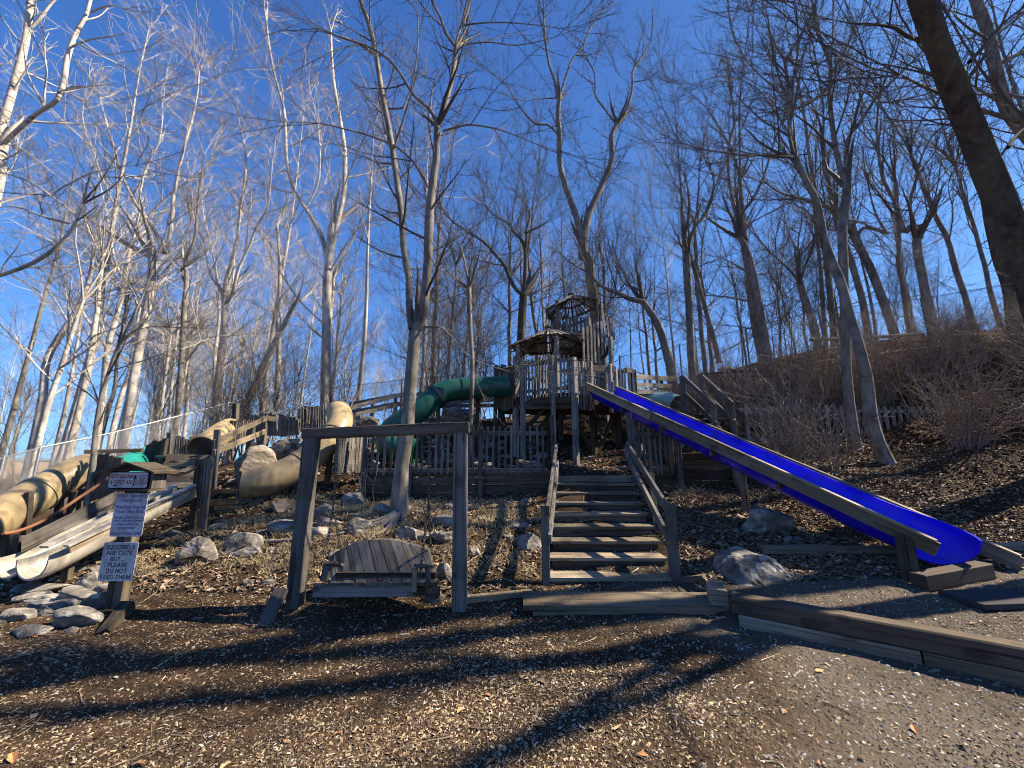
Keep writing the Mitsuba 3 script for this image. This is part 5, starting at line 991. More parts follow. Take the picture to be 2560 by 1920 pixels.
tree('leaning_tree', 'tan crooked tree leaning in from the left edge', 'tree', ([(-13.58, 7.42, -0.16), (-13.33, 7.4, 1.38), (-12.2, 7.3, 3.49), (-11.04, 7.2, 4.85), (-10.04, 7.1, 5.15), (-9.62, 7.1, 5.32), (-9.22, 7.1, 5.58), (-8.91, 7.1, 5.99), (-8.78, 7.1, 6.26), (-8.81, 7.1, 6.41), (-8.71, 7.1, 6.83)], (0.079, 0.078, 0.071, 0.096, 0.097, 0.080, 0.061, 0.033, 0.034, 0.030, 0.024)), [
  ([(-8.79, 7.1, 6.44), (-8.96, 7, 6.58), (-9.16, 6.9, 6.75), (-9.77, 6.8, 7.09), (-10.02, 6.7, 7.13)], (0.016, 0.014, 0.019, 0.016, 0.012)),
  ([(-9.16, 6.9, 6.73), (-8.78, 6.8, 6.92), (-8.31, 6.8, 7.2), (-7.48, 6.8, 7.36)], (0.010, 0.013, 0.010, 0.007)),
  ([(-8.91, 7.1, 6.27), (-9.28, 7, 6.34), (-9.85, 6.9, 6.51), (-10.15, 6.8, 6.4)], (0.024, 0.019, 0.013, 0.007)),
  ([(-8.74, 7.1, 6.83), (-9.22, 7, 7.22), (-9.78, 6.9, 7.68), (-10.01, 6.8, 7.84)], (0.015, 0.011, 0.008, 0.008)),
  ([(-10.04, 7.1, 5.15), (-9.85, 7, 5.39), (-9.61, 6.9, 5.54), (-9.3, 6.8, 6)], (0.013, 0.010, 0.007, 0.004))], dict(k1=1.6, l1=1.6, k2=3.0, l2=.8, k3=4.5, l3=.4, tip=.0035), 'bark_pale', 'twig_bark', t0=0.7, limb_t0=0.15, flare=0.25, seed=10)
tree('big_tree', 'massive leaning dark grey trunk crossing the upper right corner', 'tree', ([(10.64, 7.23, 1.44), (10.58, 7.2, 2.1), (10.11, 7, 3.57), (9.72, 6.8, 4.99), (9.16, 6.5, 6), (8.41, 6.1, 7.3), (7.53, 5.6, 8.4), (6.76, 5.1, 9.04), (6.45, 4.9, 9.25)], (0.247, 0.242, 0.237, 0.230, 0.216, 0.203, 0.188, 0.168, 0.153)), [
  ([(7.21, 5.5, 8.64), (6.92, 5.5, 8.8), (6.56, 5.4, 8.87), (5.85, 5.3, 8.82), (5.47, 5.3, 8.9)], (0.035, 0.028, 0.022, 0.015, 0.007)),
  ([(7.97, 5.95, 7.61), (7.72, 5.9, 7.75), (7.24, 5.8, 7.68), (6.72, 5.7, 7.59)], (0.018, 0.015, 0.011, 0.006)),
  ([(8.15, 6, 7.53), (7.4, 5.8, 7.36), (6.79, 5.7, 7.54)], (0.020, 0.012, 0.005)),
  ([(7.69, 5.75, 8.12), (7.21, 5.6, 8.14), (6.58, 5.5, 8.18), (5.72, 5.3, 8.04)], (0.018, 0.014, 0.010, 0.005)),
  ([(8.18, 5.75, 8.58), (8.73, 5.9, 9.11), (9.39, 6, 9.79), (10.02, 6, 10.27)], (0.035, 0.030, 0.022, 0.014)),
  ([(9.03, 6.15, 7.18), (9.53, 6.3, 7.62), (10.11, 6.4, 7.99)], (0.034, 0.026, 0.030))], dict(k1=1.7, l1=1.8, k2=3.2, l2=.85, k3=4.8, l3=.4, tip=.0035), 'bark_dark', 'twig_bark', t0=0.6, limb_t0=0.1, flare=0.25, seed=11)
tree('big_tree', 'second thick trunk behind the massive leaning trunk at the right edge', 'tree', ([(15.76, 9.2, 3.98), (15.03, 9.1, 6.68), (14.3, 9, 9.03), (13.61, 8.9, 10.15), (13.18, 8.8, 10.78), (13.03, 8.7, 11.91), (12.97, 8.6, 13.07), (12.73, 8.5, 13.99), (12.74, 8.5, 14.81)], (0.143, 0.139, 0.130, 0.118, 0.130, 0.136, 0.126, 0.115, 0.112)), [
  ([(13.03, 8.8, 11.02), (12.57, 8.7, 11.16), (12.22, 8.6, 11.25)], (0.040, 0.031, 0.023)),
  ([(13.01, 8.7, 12.01), (13.8, 8.8, 12.49), (14.69, 8.9, 12.93)], (0.075, 0.059, 0.043)),
  ([(12.94, 8.6, 12.76), (13.68, 8.7, 13.36), (14.64, 8.8, 14.1)], (0.040, 0.030, 0.034)),
  ([(12.95, 8.6, 12.81), (12.4, 8.5, 12.94), (11.87, 8.4, 13.32)], (0.030, 0.020, 0.008))], dict(k1=1.5, l1=2.2, k2=3.0, l2=1.0, k3=4.5, l3=.45, tip=.004), 'bark_grey', 'twig_bark', t0=0.5, limb_t0=0.1, flare=0.25, seed=12)
tree('big_tree', 'dark upright trunk on the bank just left of the massive leaning trunk', 'tree', ([(14.82, 11, 4.53), (14.86, 11, 5.47), (15.03, 11, 6.75), (14.95, 11, 7.77), (14.96, 11, 8.83), (15, 11, 9.32), (15.2, 11, 10.71), (15.3, 11, 12.47), (15.4, 11, 14.32)], (0.161, 0.158, 0.152, 0.146, 0.143, 0.138, 0.125, 0.103, 0.081)), [
  ([(15.3, 11, 11.58), (14.94, 11, 12.47), (14.79, 11, 13.69)], (0.038, 0.028, 0.015)),
  ([(15.13, 11, 10.43), (15.84, 11, 11.29), (16.38, 11, 11.87)], (0.043, 0.031, 0.017))], dict(ASCEND, k1=1.5, l1=2.4, k2=3.0, l2=1.1, k3=4.2, l3=.5, tip=.0045), 'bark_dark', 'twig_bark', t0=0.55, limb_t0=0.15, flare=0.25, seed=13)
tree('leaning_tree', 'crooked grey tree rising through the thicket with fans of thin upright branches', 'tree', ([(8.31, 8.8, 1.45), (8.12, 8.8, 2.52), (8.17, 8.8, 3.42), (8.13, 8.8, 4.23), (8.03, 8.8, 4.93), (7.97, 8.8, 5.72), (7.79, 8.8, 6.54), (7.69, 8.8, 7.38), (7.74, 8.8, 6.7), (7.73, 8.8, 7.86), (7.49, 8.8, 8.66), (7.34, 8.8, 9.35)], (0.127, 0.123, 0.117, 0.108, 0.101, 0.096, 0.091, 0.081, 0.086, 0.075, 0.065, 0.061)), [
  ([(7.34, 8.8, 9.3), (7.32, 8.8, 10.05), (7.38, 8.8, 10.78), (7.47, 8.8, 11.77), (7.47, 8.8, 12.39)], (0.055, 0.051, 0.047, 0.040, 0.033)),
  ([(7.34, 8.8, 9.3), (7.05, 8.7, 9.21), (6.43, 8.6, 9.17), (5.51, 8.4, 9.04), (4.88, 8.3, 9.04), (4.09, 8.2, 9.17)], (0.040, 0.034, 0.028, 0.023, 0.017, 0.012)),
  ([(7.46, 8.8, 10.78), (6.97, 8.7, 11.36), (6.53, 8.6, 11.69), (6.12, 8.5, 12.17), (5.83, 8.4, 13.06), (5.81, 8.3, 14.23)], (0.023, 0.019, 0.016, 0.017, 0.017, 0.014)),
  ([(7.44, 8.8, 10.83), (7.33, 8.9, 11.79), (7.34, 9, 13.06), (7.43, 9.1, 14.3), (7.28, 9.2, 15.6)], (0.025, 0.023, 0.022, 0.017, 0.012)),
  ([(7.47, 8.8, 10.83), (7.64, 8.8, 11.77), (7.86, 8.7, 12.94), (7.86, 8.6, 14.14), (8.07, 8.6, 14.97)], (0.035, 0.031, 0.024, 0.019, 0.014)),
  ([(7.48, 8.8, 10.78), (8.36, 8.9, 11.28), (8.98, 9, 12), (9.69, 9.1, 13.19), (10.54, 9.2, 15.01)], (0.030, 0.027, 0.018, 0.014, 0.010)),
  ([(7.27, 8.8, 10.01), (6.8, 8.6, 10.57), (6.25, 8.4, 11.02), (5.62, 8.2, 11.08), (4.71, 8, 10.76)], (0.023, 0.017, 0.010, 0.012, 0.008)),
  ([(7.39, 8.8, 9.12), (7.14, 8.8, 9.35), (7, 8.9, 9.91), (7.08, 9, 10.69)], (0.019, 0.011, 0.011, 0.009))], dict(ASCEND, k1=2.4, l1=2.2, k2=3.6, l2=1.0, k3=4.5, l3=.45, tip=.004), 'bark_grey', 'twig_bark', t0=0.9, limb_t0=0.1, flare=0.25, seed=14)
tree('big_tree', 'tall forked grey tree directly right of the crooked thicket tree', 'tree', ([(8.41, 9.6, 1.33), (8.37, 9.6, 2.41), (8.42, 9.6, 3.58), (8.58, 9.6, 4.81), (8.75, 9.6, 6.09), (8.93, 9.6, 7.44), (8.99, 9.6, 7.91), (9.06, 9.6, 8.1), (9.34, 9.6, 9.16)], (0.116, 0.113, 0.110, 0.108, 0.108, 0.107, 0.109, 0.111, 0.113)), [
  ([(9.31, 9.6, 9.11), (9.2, 9.6, 10.05), (9.32, 9.7, 11.18), (9.5, 9.8, 12.37), (9.8, 9.9, 13.62), (9.66, 10, 14.94), (9.79, 10.1, 16.33), (9.78, 10.2, 17.45)], (0.068, 0.065, 0.063, 0.059, 0.048, 0.041, 0.035, 0.027)),
  ([(9.33, 9.6, 9.11), (9.36, 9.5, 9.96), (9.42, 9.4, 10.43), (9.79, 9.3, 10.94), (10.25, 9.2, 11.61), (10.94, 9.1, 12.28), (11.57, 9, 12.9)], (0.059, 0.054, 0.050, 0.041, 0.033, 0.026, 0.020)),
  ([(9.75, 9.9, 13.33), (9.96, 9.9, 14.21), (10.17, 9.9, 15.41), (10.35, 9.9, 16.67)], (0.030, 0.025, 0.020, 0.015)),
  ([(9.5, 9.8, 12.37), (8.77, 9.6, 11.93), (8.24, 9.5, 11.56)], (0.033, 0.025, 0.017)),
  ([(9.74, 10.1, 15.94), (8.94, 10, 16.12), (7.85, 9.9, 15.97)], (0.021, 0.015, 0.009)),
  ([(9.1, 9.6, 8.33), (8.77, 9.7, 8.5), (8.37, 9.8, 8.77), (7.69, 9.9, 9.09), (7.4, 10, 9.47)], (0.066, 0.053, 0.042, 0.030, 0.018)),
  ([(8.97, 9.6, 7.54), (9.16, 9.5, 7.94), (9.65, 9.4, 7.64), (10.05, 9.3, 6.99)], (0.025, 0.025, 0.014, 0.005)),
  ([(9.79, 9.3, 10.94), (9.92, 9.2, 11.45), (10.15, 9.1, 11.29)], (0.022, 0.016, 0.013))], dict(ASCEND, k1=2.2, l1=2.3, k2=3.4, l2=1.1, k3=4.4, l3=.45, tip=.0045), 'bark_grey', 'twig_bark', t0=0.9, limb_t0=0.12, flare=0.25, seed=15)
tree('bank_tree', 'grey tree with dark knots leaning left above the side stairs', 'tree', ([(8.78, 12.8, 4.19), (8.7, 12.8, 5.05), (8.65, 12.8, 6.32), (8.56, 12.8, 7.88), (8.45, 12.8, 8.78), (8.2, 12.8, 9.51)], (0.109, 0.109, 0.109, 0.108, 0.102, 0.096)), [
  ([(8.22, 12.8, 9.45), (8.08, 12.8, 10.01), (8.27, 12.8, 9.64), (8.22, 12.8, 10.26), (8.1, 12.8, 11.22), (8.09, 12.8, 12.2), (8.29, 12.8, 13.55), (8.56, 12.8, 14.38), (8.58, 12.8, 15.67)], (0.078, 0.082, 0.070, 0.061, 0.055, 0.050, 0.044, 0.035, 0.026)),
  ([(8.19, 12.8, 9.48), (8.34, 12.8, 9.82), (8.34, 12.8, 10.01), (8.46, 12.8, 9.33), (8.31, 12.7, 10.26), (8.74, 12.6, 10.88), (9.18, 12.5, 11.76), (9.61, 12.4, 12.98), (9.93, 12.3, 13.75)], (0.075, 0.070, 0.055, 0.055, 0.051, 0.042, 0.038, 0.032, 0.026)),
  ([(8.1, 12.8, 11.81), (7.43, 12.6, 11.91), (6.99, 12.4, 12.52)], (0.037, 0.016, 0.010))], dict(ASCEND, k1=1.6, l1=2.4, k2=3.0, l2=1.2, k3=4, l3=.55, tip=.0055), 'bark_grey', 'twig_bark', t0=0.9, limb_t0=0.25, flare=0.25, seed=16)
tree('forked_tree', 'dark wide-forked tree directly behind the lower tower roof', 'tree', ([(0.34, 15.5, 3.07), (0.38, 15.5, 6.37), (0.42, 15.5, 7.46), (0.49, 15.5, 8.5)], (0.185, 0.182, 0.176, 0.169)), [
  ([(0.45, 15.5, 8.43), (0.16, 15.5, 8.71), (-0.17, 15.4, 9.37), (-0.3, 15.3, 9.68), (-0.7, 15.2, 10.13), (-1.16, 15.1, 10.64), (-1.89, 15, 11.09), (-2.68, 14.9, 11.68), (-3.08, 14.8, 12.35)], (0.072, 0.083, 0.083, 0.067, 0.053, 0.039, 0.051, 0.031, 0.029)),
  ([(0.49, 15.5, 8.43), (0.56, 15.5, 9.35), (0.6, 15.6, 10.35), (0.5, 15.6, 10.87), (-0.04, 15.7, 11.69), (-0.18, 15.8, 11.98), (-0.75, 15.9, 12.44), (-1.26, 16, 13.06)], (0.110, 0.100, 0.091, 0.069, 0.054, 0.035, 0.029, 0.025)),
  ([(0.6, 15.6, 10.5), (0.64, 15.6, 11.39), (0.58, 15.6, 11.4), (0.79, 15.6, 12.31), (0.52, 15.6, 12.93)], (0.061, 0.053, 0.043, 0.035, 0.023)),
  ([(0.58, 15.6, 11.39), (0.98, 15.5, 11.56), (1.39, 15.4, 11.72), (1.65, 15.3, 11.96)], (0.042, 0.033, 0.025, 0.012))], dict(ASCEND, k1=1.5, l1=2.4, k2=3.0, l2=1.2, k3=4, l3=.55, tip=.006), 'bark_dark', 'twig_bark', t0=0.95, limb_t0=0.25, flare=0.25, seed=17)
tree('slim_tree', 'slim straight tree standing in front of the green tube slide', 'tree', ([(-1.04, 9.9, 1.31), (-1.04, 9.9, 2.36), (-1.03, 9.9, 3.23), (-1.04, 9.9, 4.06), (-1.12, 9.9, 5.12), (-1.17, 9.9, 6.23)], (0.051, 0.050, 0.056, 0.062, 0.061, 0.059)), [
  ([(-1.17, 9.9, 6.19), (-1.37, 10, 7.21), (-1.62, 10.1, 7.94), (-2.1, 10.2, 8.4)], (0.037, 0.029, 0.017, 0.007)),
  ([(-1.17, 9.9, 6.19), (-0.97, 10, 6.74), (-0.46, 10.1, 7.12), (-0.25, 10.2, 7.56)], (0.034, 0.020, 0.013, 0.010)),
  ([(-1.15, 9.9, 5.78), (-1.45, 9.8, 6.28), (-1.95, 9.7, 6.59), (-2.16, 9.6, 6.58)], (0.019, 0.013, 0.014, 0.010))], dict(k1=2, l1=1.6, k2=3.4, l2=.8, k3=4.5, l3=.4, tip=.0045), 'bark_grey', 'twig_bark', t0=0.6, limb_t0=0.25, flare=0.25, seed=18)
tree('leaning_tree', 'leaning tree whose trunk bends over sideways right of the upper roof', 'tree', ([(5.89, 14, 3.8), (5.84, 14, 4.84), (5.66, 14, 5.97), (5.43, 14, 6.77), (5.06, 14, 7.39), (4.95, 14, 7.58)], (0.162, 0.159, 0.156, 0.143, 0.125, 0.117)), [
  ([(5.01, 14, 7.52), (4.56, 13.9, 7.57), (4.07, 13.8, 7.74), (3.47, 13.7, 7.95), (3.11, 13.6, 8.21), (2.93, 13.5, 8.48)], (0.110, 0.097, 0.085, 0.073, 0.046, 0.043)),
  ([(4.95, 14, 7.64), (5, 14, 7.9), (4.78, 14.1, 8.1), (4.45, 14.2, 8.31), (4.26, 14.3, 8.75)], (0.065, 0.047, 0.047, 0.025, 0.025))], dict(ASCEND, k1=2, l1=2.6, k2=3, l2=1.2, k3=4, l3=.5, tip=.006), 'bark_grey', 'twig_bark', t0=0.8, limb_t0=0.25, flare=0.25, seed=19)
tree('forked_tree', 'forked grey tree on the skyline right of the tower', 'tree', ([(7.1, 15, 4.42), (7.11, 15, 5.32), (7.19, 15, 7.27), (7.28, 15, 9.1), (7.31, 15, 10.16)], (0.146, 0.143, 0.142, 0.140, 0.137)), [
  ([(7.29, 15, 10.01), (7.3, 15, 10.87), (7.29, 15, 11.46), (7.31, 15, 11.02), (7.64, 15, 12.5), (7.6, 15, 13.64), (7.38, 15, 14.18)], (0.091, 0.081, 0.073, 0.062, 0.053, 0.039, 0.026)),
  ([(7.33, 15, 10.08), (7.57, 15, 10.87), (7.88, 15, 11.46), (8.23, 15.1, 11.82), (8.8, 15.2, 13.02), (8.97, 15.3, 13.88), (8.86, 15.4, 14.76)], (0.092, 0.081, 0.065, 0.059, 0.053, 0.040, 0.028)),
  ([(8.44, 15.4, 5.42), (8.18, 15.3, 6.84), (7.84, 15.2, 8.57), (7.62, 15.1, 9.5), (7.39, 15, 9.94)], (0.111, 0.102, 0.092, 0.080, 0.066))], dict(ASCEND, k1=1.6, l1=2.4, k2=3.0, l2=1.2, k3=4, l3=.55, tip=.006), 'bark_grey', 'twig_bark', t0=0.9, limb_t0=0.25, flare=0.25, seed=20)
tree('bank_tree', 'thick grey tree leaning left on the bank crest behind the thicket', 'tree', ([(14.35, 14, 5.85), (14.34, 14, 6.15), (14.14, 14, 7.64), (13.93, 14, 8.8), (13.55, 14, 10.12), (13.41, 14, 10.8), (13.16, 14, 10.39), (12.95, 14, 11.42)], (0.146, 0.143, 0.141, 0.136, 0.134, 0.142, 0.081, 0.087)), [
  ([(13.53, 14, 10.05), (14.07, 14, 10.66), (14.82, 14, 10.39), (14.51, 14, 11.42), (14.45, 14, 12.83)], (0.056, 0.066, 0.041, 0.029, 0.022)),
  ([(12.99, 14, 11.28), (12.5, 14, 11.7), (12.24, 14, 12.48)], (0.061, 0.031, 0.021))], dict(ASCEND, k1=1.6, l1=2.6, k2=3.0, l2=1.2, k3=4, l3=.55, tip=.006), 'bark_grey', 'twig_bark', t0=0.5, limb_t0=0.25, flare=0.25, seed=21)
tree('bank_tree', 'pair-like straight grey tree on the bank crest near the skyline boulder', 'tree', ([(14.48, 12.8, 5.46), (14.48, 12.8, 5.71), (14.49, 12.8, 6.78), (14.5, 12.8, 8.48), (14.57, 12.8, 9.39)], (0.139, 0.136, 0.132, 0.127, 0.117)), [
  ([(14.56, 12.8, 9.33), (14.52, 12.8, 10.01), (14.23, 12.8, 9.64), (14.07, 12.8, 10.9), (13.81, 12.8, 12), (13.91, 12.8, 13.55), (14.29, 12.8, 15.31)], (0.084, 0.084, 0.054, 0.053, 0.046, 0.039, 0.029)),
  ([(14.56, 12.8, 9.33), (14.86, 12.8, 10.01), (14.67, 12.8, 9.33), (14.58, 12.8, 10.58), (15.06, 12.8, 11.87), (15.31, 12.8, 12.53), (16.17, 12.8, 13.9)], (0.082, 0.094, 0.047, 0.051, 0.043, 0.033, 0.023)),
  ([(14.68, 12.8, 9.39), (15.2, 12.8, 10.26), (15.74, 12.8, 11.22), (16.49, 12.8, 12.07)], (0.046, 0.036, 0.026, 0.015))], dict(ASCEND, k1=2, l1=2.4, k2=3.0, l2=1.2, k3=4, l3=.55, tip=.0055), 'bark_grey', 'twig_bark', t0=0.9, limb_t0=0.25, flare=0.25, seed=22)
tree('bank_tree', 'grey tree with a wide fork on the crest above the long picket fence', 'tree', ([(12.23, 15, 5.77), (12.19, 15, 6.61), (12.04, 15, 7.67), (11.87, 15, 8.76)], (0.148, 0.145, 0.135, 0.124)), [
  ([(11.87, 15, 8.72), (11.51, 15, 9.38), (10.94, 15, 10.01), (10.38, 15, 10.8), (9.93, 15, 11.46)], (0.053, 0.042, 0.034, 0.028, 0.021)),
  ([(11.88, 15, 8.72), (12.15, 15, 9.38), (12.72, 15, 10.58), (12.98, 15, 11.46), (12.91, 15, 11.02)], (0.053, 0.047, 0.041, 0.034, 0.027)),
  ([(11.92, 15, 9.1), (11.98, 15, 10.01), (12.16, 15, 11.02)], (0.053, 0.040, 0.027))], dict(ASCEND, k1=1.8, l1=2.4, k2=3.0, l2=1.2, k3=4, l3=.55, tip=.006), 'bark_grey', 'twig_bark', t0=0.9, limb_t0=0.25, flare=0.25, seed=23)
tree('slim_tree', 'slim crooked tree standing between the spotted tan tube and the picket fence', 'tree', ([(-7.19, 6.9, 0.13), (-7.23, 6.9, 1.27), (-7.34, 6.9, 2.18), (-7.36, 6.9, 2.6), (-7.31, 6.9, 3.17), (-7.22, 6.9, 3.73)], (0.043, 0.043, 0.039, 0.034, 0.028, 0.022)), [
  ([(-7.22, 6.9, 3.71), (-6.94, 6.8, 4.29), (-6.8, 6.8, 4.94), (-6.64, 6.8, 6.07)], (0.019, 0.015, 0.012, 0.008)),
  ([(-7.35, 6.9, 2.54), (-7.53, 6.9, 2.88), (-7.78, 6.9, 3.31)], (0.014, 0.011, 0.007)),
  ([(-7.21, 6.9, 3.7), (-6.9, 6.8, 3.9), (-6.42, 6.7, 3.96)], (0.008, 0.010, 0.007)),
  ([(-7.31, 6.9, 3.17), (-6.71, 6.7, 3.26), (-6.11, 6.6, 3.43)], (0.014, 0.010, 0.007))], dict(k1=2.4, l1=1.3, k2=3.6, l2=.6, k3=4.5, l3=.3, tip=.003, flat=.6, up=.1), 'bark_grey', 'twig_bark', t0=0.5, limb_t0=0.25, flare=0.25, seed=24)
tree('leaning_tree', 'short pale trunk leaning steeply right behind the upper left fence', 'tree', ([(-11.01, 15.5, 1.28), (-10.76, 15.5, 3.53), (-10.39, 15.5, 4.54), (-10.13, 15.5, 5.45), (-9.64, 15.5, 6.78), (-9.14, 15.5, 8.15)], (0.163, 0.160, 0.151, 0.140, 0.109, 0.078)), [
  ([(-9.64, 15.8, 3.57), (-9.74, 15.8, 5.52), (-9.97, 15.8, 7.57), (-10.15, 15.8, 9.72), (-10.55, 15.8, 11.98)], (0.112, 0.098, 0.084, 0.070, 0.054))], dict(k1=1.5, l1=2.2, k2=3, l2=1.2, k3=3.6, l3=.6, tip=.006), 'bark_pale', 'twig_pale', t0=0.5, limb_t0=0.25, flare=0.25, seed=25)
tree('beech_tree', 'pale tree left of the thick white beech behind the spotted tube', 'tree', ([(-15.14, 12.5, 0.53), (-15.15, 12.5, 1.68), (-15.2, 12.5, 3.41), (-15.37, 12.5, 4.81), (-14.97, 12.5, 6.05), (-14.68, 12.5, 6.88), (-14.56, 12.5, 7.85)], (0.123, 0.120, 0.114, 0.104, 0.088, 0.075, 0.061)), [
  ], dict(k1=1.8, l1=2.8, k2=3, l2=1.3, k3=3.8, l3=.6, tip=.006), 'bark_pale', 'twig_pale', t0=0.45, limb_t0=0.25, flare=0.25, seed=26)
tree('beech_tree', 'grey pale tree beside the chain-link fence post at far left', 'tree', ([(-12.63, 10.5, 0.26), (-12.63, 10.5, 1.11), (-12.6, 10.5, 2.91), (-12.46, 10.5, 4.21), (-12.36, 10.5, 5.34), (-12.26, 10.5, 6.13)], (0.068, 0.067, 0.064, 0.060, 0.048, 0.036)), [
  ], dict(k1=1.8, l1=2.8, k2=3, l2=1.3, k3=3.8, l3=.6, tip=.006), 'bark_pale', 'twig_pale', t0=0.45, limb_t0=0.25, flare=0.25, seed=27)
tree('beech_tree', 'slender pale tree behind the teal tube slide', 'tree', ([(-13.47, 12, 0.53), (-13.46, 12, 1.68), (-13.39, 12, 3.83), (-13.47, 12, 5.87), (-13.71, 12, 8.33)], (0.082, 0.081, 0.075, 0.062, 0.041)), [
  ], dict(k1=1.8, l1=2.8, k2=3, l2=1.3, k3=3.8, l3=.6, tip=.006), 'bark_pale', 'twig_pale', t0=0.45, limb_t0=0.25, flare=0.25, seed=28)
tree('beech_tree', 'slim pale trunk left of the leaning short trunk', 'tree', ([(-15.26, 17, 0.91), (-15.27, 17, 1.71), (-15.45, 17, 5.11), (-15.53, 17, 7.28)], (0.065, 0.064, 0.060, 0.041)), [
  ], dict(k1=1.8, l1=2.8, k2=3, l2=1.3, k3=3.8, l3=.6, tip=.006), 'bark_pale', 'twig_pale', t0=0.45, limb_t0=0.25, flare=0.25, seed=29)

# prototypes of the wood behind, as shape groups
def proto(name, seed, Ht, lean, fork, nl, opt, bark, twig, r0):
    g = np.random.default_rng(seed)
    n = 9; z = np.linspace(0, 1, n); wob = np.cumsum(g.normal(0, .055, (n, 2)), 0)
    tp = np.stack([wob[:, 0] + lean * Ht * z ** 1.5, wob[:, 1], z * Ht * (fork if nl else .97)], 1); tp[0, :2] = 0
    tr = r0 * (1 - (.42 if nl else .9) * z)
    S = tp[-1]; limbs = []
    for i in range(nl):
        az = 2 * np.pi * (i + g.uniform(0, .6)) / nl; D = unit(V(math.cos(az) * .42, math.sin(az) * .42, 1))
        Lm = Ht * (1 - fork) * g.uniform(.85, 1.1)
        P, _ = extend(g, S[None], D[None], np.array([Lm]), np.array([1.0]), np.array([1.0]), 7, .11, .25)
        limbs.append((P[0], (tr[-1] * g.uniform(.6, .8), .022)))
    k = int(3 + g.integers(0, 3))
    for i in range(k):
        t = g.uniform(.45, .95); j = int(t * (n - 1)); az = g.uniform(0, 6.28)
        P, _ = extend(g, tp[j][None], unit(V(math.cos(az), math.sin(az), g.uniform(.25, .9)))[None], np.array([Ht * g.uniform(.14, .26)]), np.array([1.0]), np.array([1.0]), 6, .12, .4)
        limbs.append((P[0], (tr[j] * .38, .015)))
    wood = cat_mesh([limb_mesh((tp)[:], tr, 8, .3, 18, .2)] + [limb_mesh(p, r, 6, n=10, wob=.1) for p, r in limbs])
    tw_ = crown(g, [(tp, tr, .5)] + [(p, r, .2) for p, r in limbs], {**BEECH, **opt})
    scene[name] = {'type': 'shapegroup', 'trunk': mikit.ply(wood, bark, smooth=True), 'crown': mikit.ply(tw_, twig, smooth=True)}
FAR = dict(k1=1.25, l1=3.4, k2=2.0, l2=1.5, k3=3.0, l3=.75, tip=.0058)
kinds = []
for i, (Ht, lean, fork, nl, asc, pale, r0) in enumerate(((19, .03, .55, 2, 1, 0, .16), (21, -.03, .5, 2, 0, 1, .18), (17, .05, .62, 2, 1, 0, .125), (20, .0, .97, 0, 0, 1, .14), (15, -.04, .6, 2, 1, 0, .10), (18, .06, .45, 2, 0, 0, .15), (14, .03, .97, 0, 1, 1, .075), (22, -.02, .55, 2, 1, 1, .18))):
    for pl in (0, 1):
        nm = 'wood_tree_kind_%d%s' % (i, 'ab'[pl]); base = ASCEND if asc else BEECH
        kinds.append((nm, i, pl, Ht, lean, fork, nl, {**base, **FAR, 'flat': 0 if asc else .5}, r0))
made = set()
def wood_tree(kind, pale, x, y, s, rz, label, group, name='forest_tree'):
    nm, i, pl, Ht, lean, fork, nl, opt, r0 = kinds[kind * 2 + pale]
    if nm not in made:
        made.add(nm); proto(nm, 100 + kind, Ht, lean, fork, nl, opt, 'bark_pale' if pale else 'bark_grey', 'twig_pale' if pale else 'twig_bark', r0)
    put(name, {'type': 'instance', 'to_world': T().translate([x, y, H(x, y) - .1]).rotate([0, 0, 1], rz).scale([s, s, s]), 'g': {'type': 'ref', 'id': nm}}, label, 'tree', group)
g_ = np.random.default_rng(5)
placed = []
def scatter(n, x0, x1, y0, y1, dmin, kindset, pale_p, label, group, s=(.8, 1.15), keep=lambda x, y: True):
    made_n = 0
    for _ in range(n * 30):
        if made_n >= n: break
        x, y = g_.uniform(x0, x1), g_.uniform(y0, y1)
        if not keep(x, y) or any((x - a) ** 2 + (y - b) ** 2 < dmin ** 2 for a, b in placed): continue
        placed.append((x, y)); made_n += 1
        wood_tree(int(g_.choice(kindset)), int(g_.random() < pale_p), x, y, g_.uniform(*s), g_.uniform(0, 360), label, group)
scatter(40, -34, -7, 13, 40, 1.6, [0, 1, 3, 4, 6, 7, 2, 3, 6], .9, 'bare pale-barked tree in the wood beyond the chain-link fence at left', 'trees of the left wood', keep=lambda x, y: y > 11 - .25 * x - 2 or x > -12)
scatter(26, -8, 9, 17, 46, 1.7, [0, 2, 4, 6, 7, 3, 6], .35, 'bare slender tree in the wood behind the play tower', 'trees behind the tower')
scatter(27, 8, 28, 16, 38, 2.2, [0, 2, 4, 6, 5, 7, 3], .15, 'bare grey tree on the crest of the right bank', 'trees on the right bank')
scatter(28, -70, 60, 40, 75, 3.0, [0, 2, 3, 4, 7], .4, 'far bare tree deep in the wood', 'trees deep in the wood', s=(.8, 1.1))
# trees at the right, outside the view, that throw the long shadows over the mulch
wood_tree(7, 0, 11.6, 6.2, 1.1, 104, 'thick bare tree beyond the right edge of the picture, on the bank', None, 'shade_tree')
tree('shade_tree', 'massive bare tree just outside the right edge, nearest the viewer', 'tree', ([(8.05, 4.85, -.1), (8.3, 4.85, 3), (8.75, 4.85, 6), (9.5, 4.8, 10), (10.4, 4.8, 14)], (.22, .20, .17, .13, .08)), [
  ([(8.78, 4.85, 6.2), (9.5, 4.2, 8.5), (10.4, 3.6, 11)], (.10, .07, .03)), ([(8.97, 4.83, 7.2), (9.2, 3.9, 9.0), (9.5, 2.9, 11.5)], (.08, .06, .025)), ([(9.3, 4.82, 9), (10.4, 5.3, 11), (11.6, 5.7, 13.5)], (.08, .06, .025))],
  dict(k1=1.3, l1=2.2, k2=2.4, l2=1.0, k3=2.5, l3=.45, tip=.004), 'bark_dark', 'twig_bark', t0=.6, limb_t0=.2, seed=77)
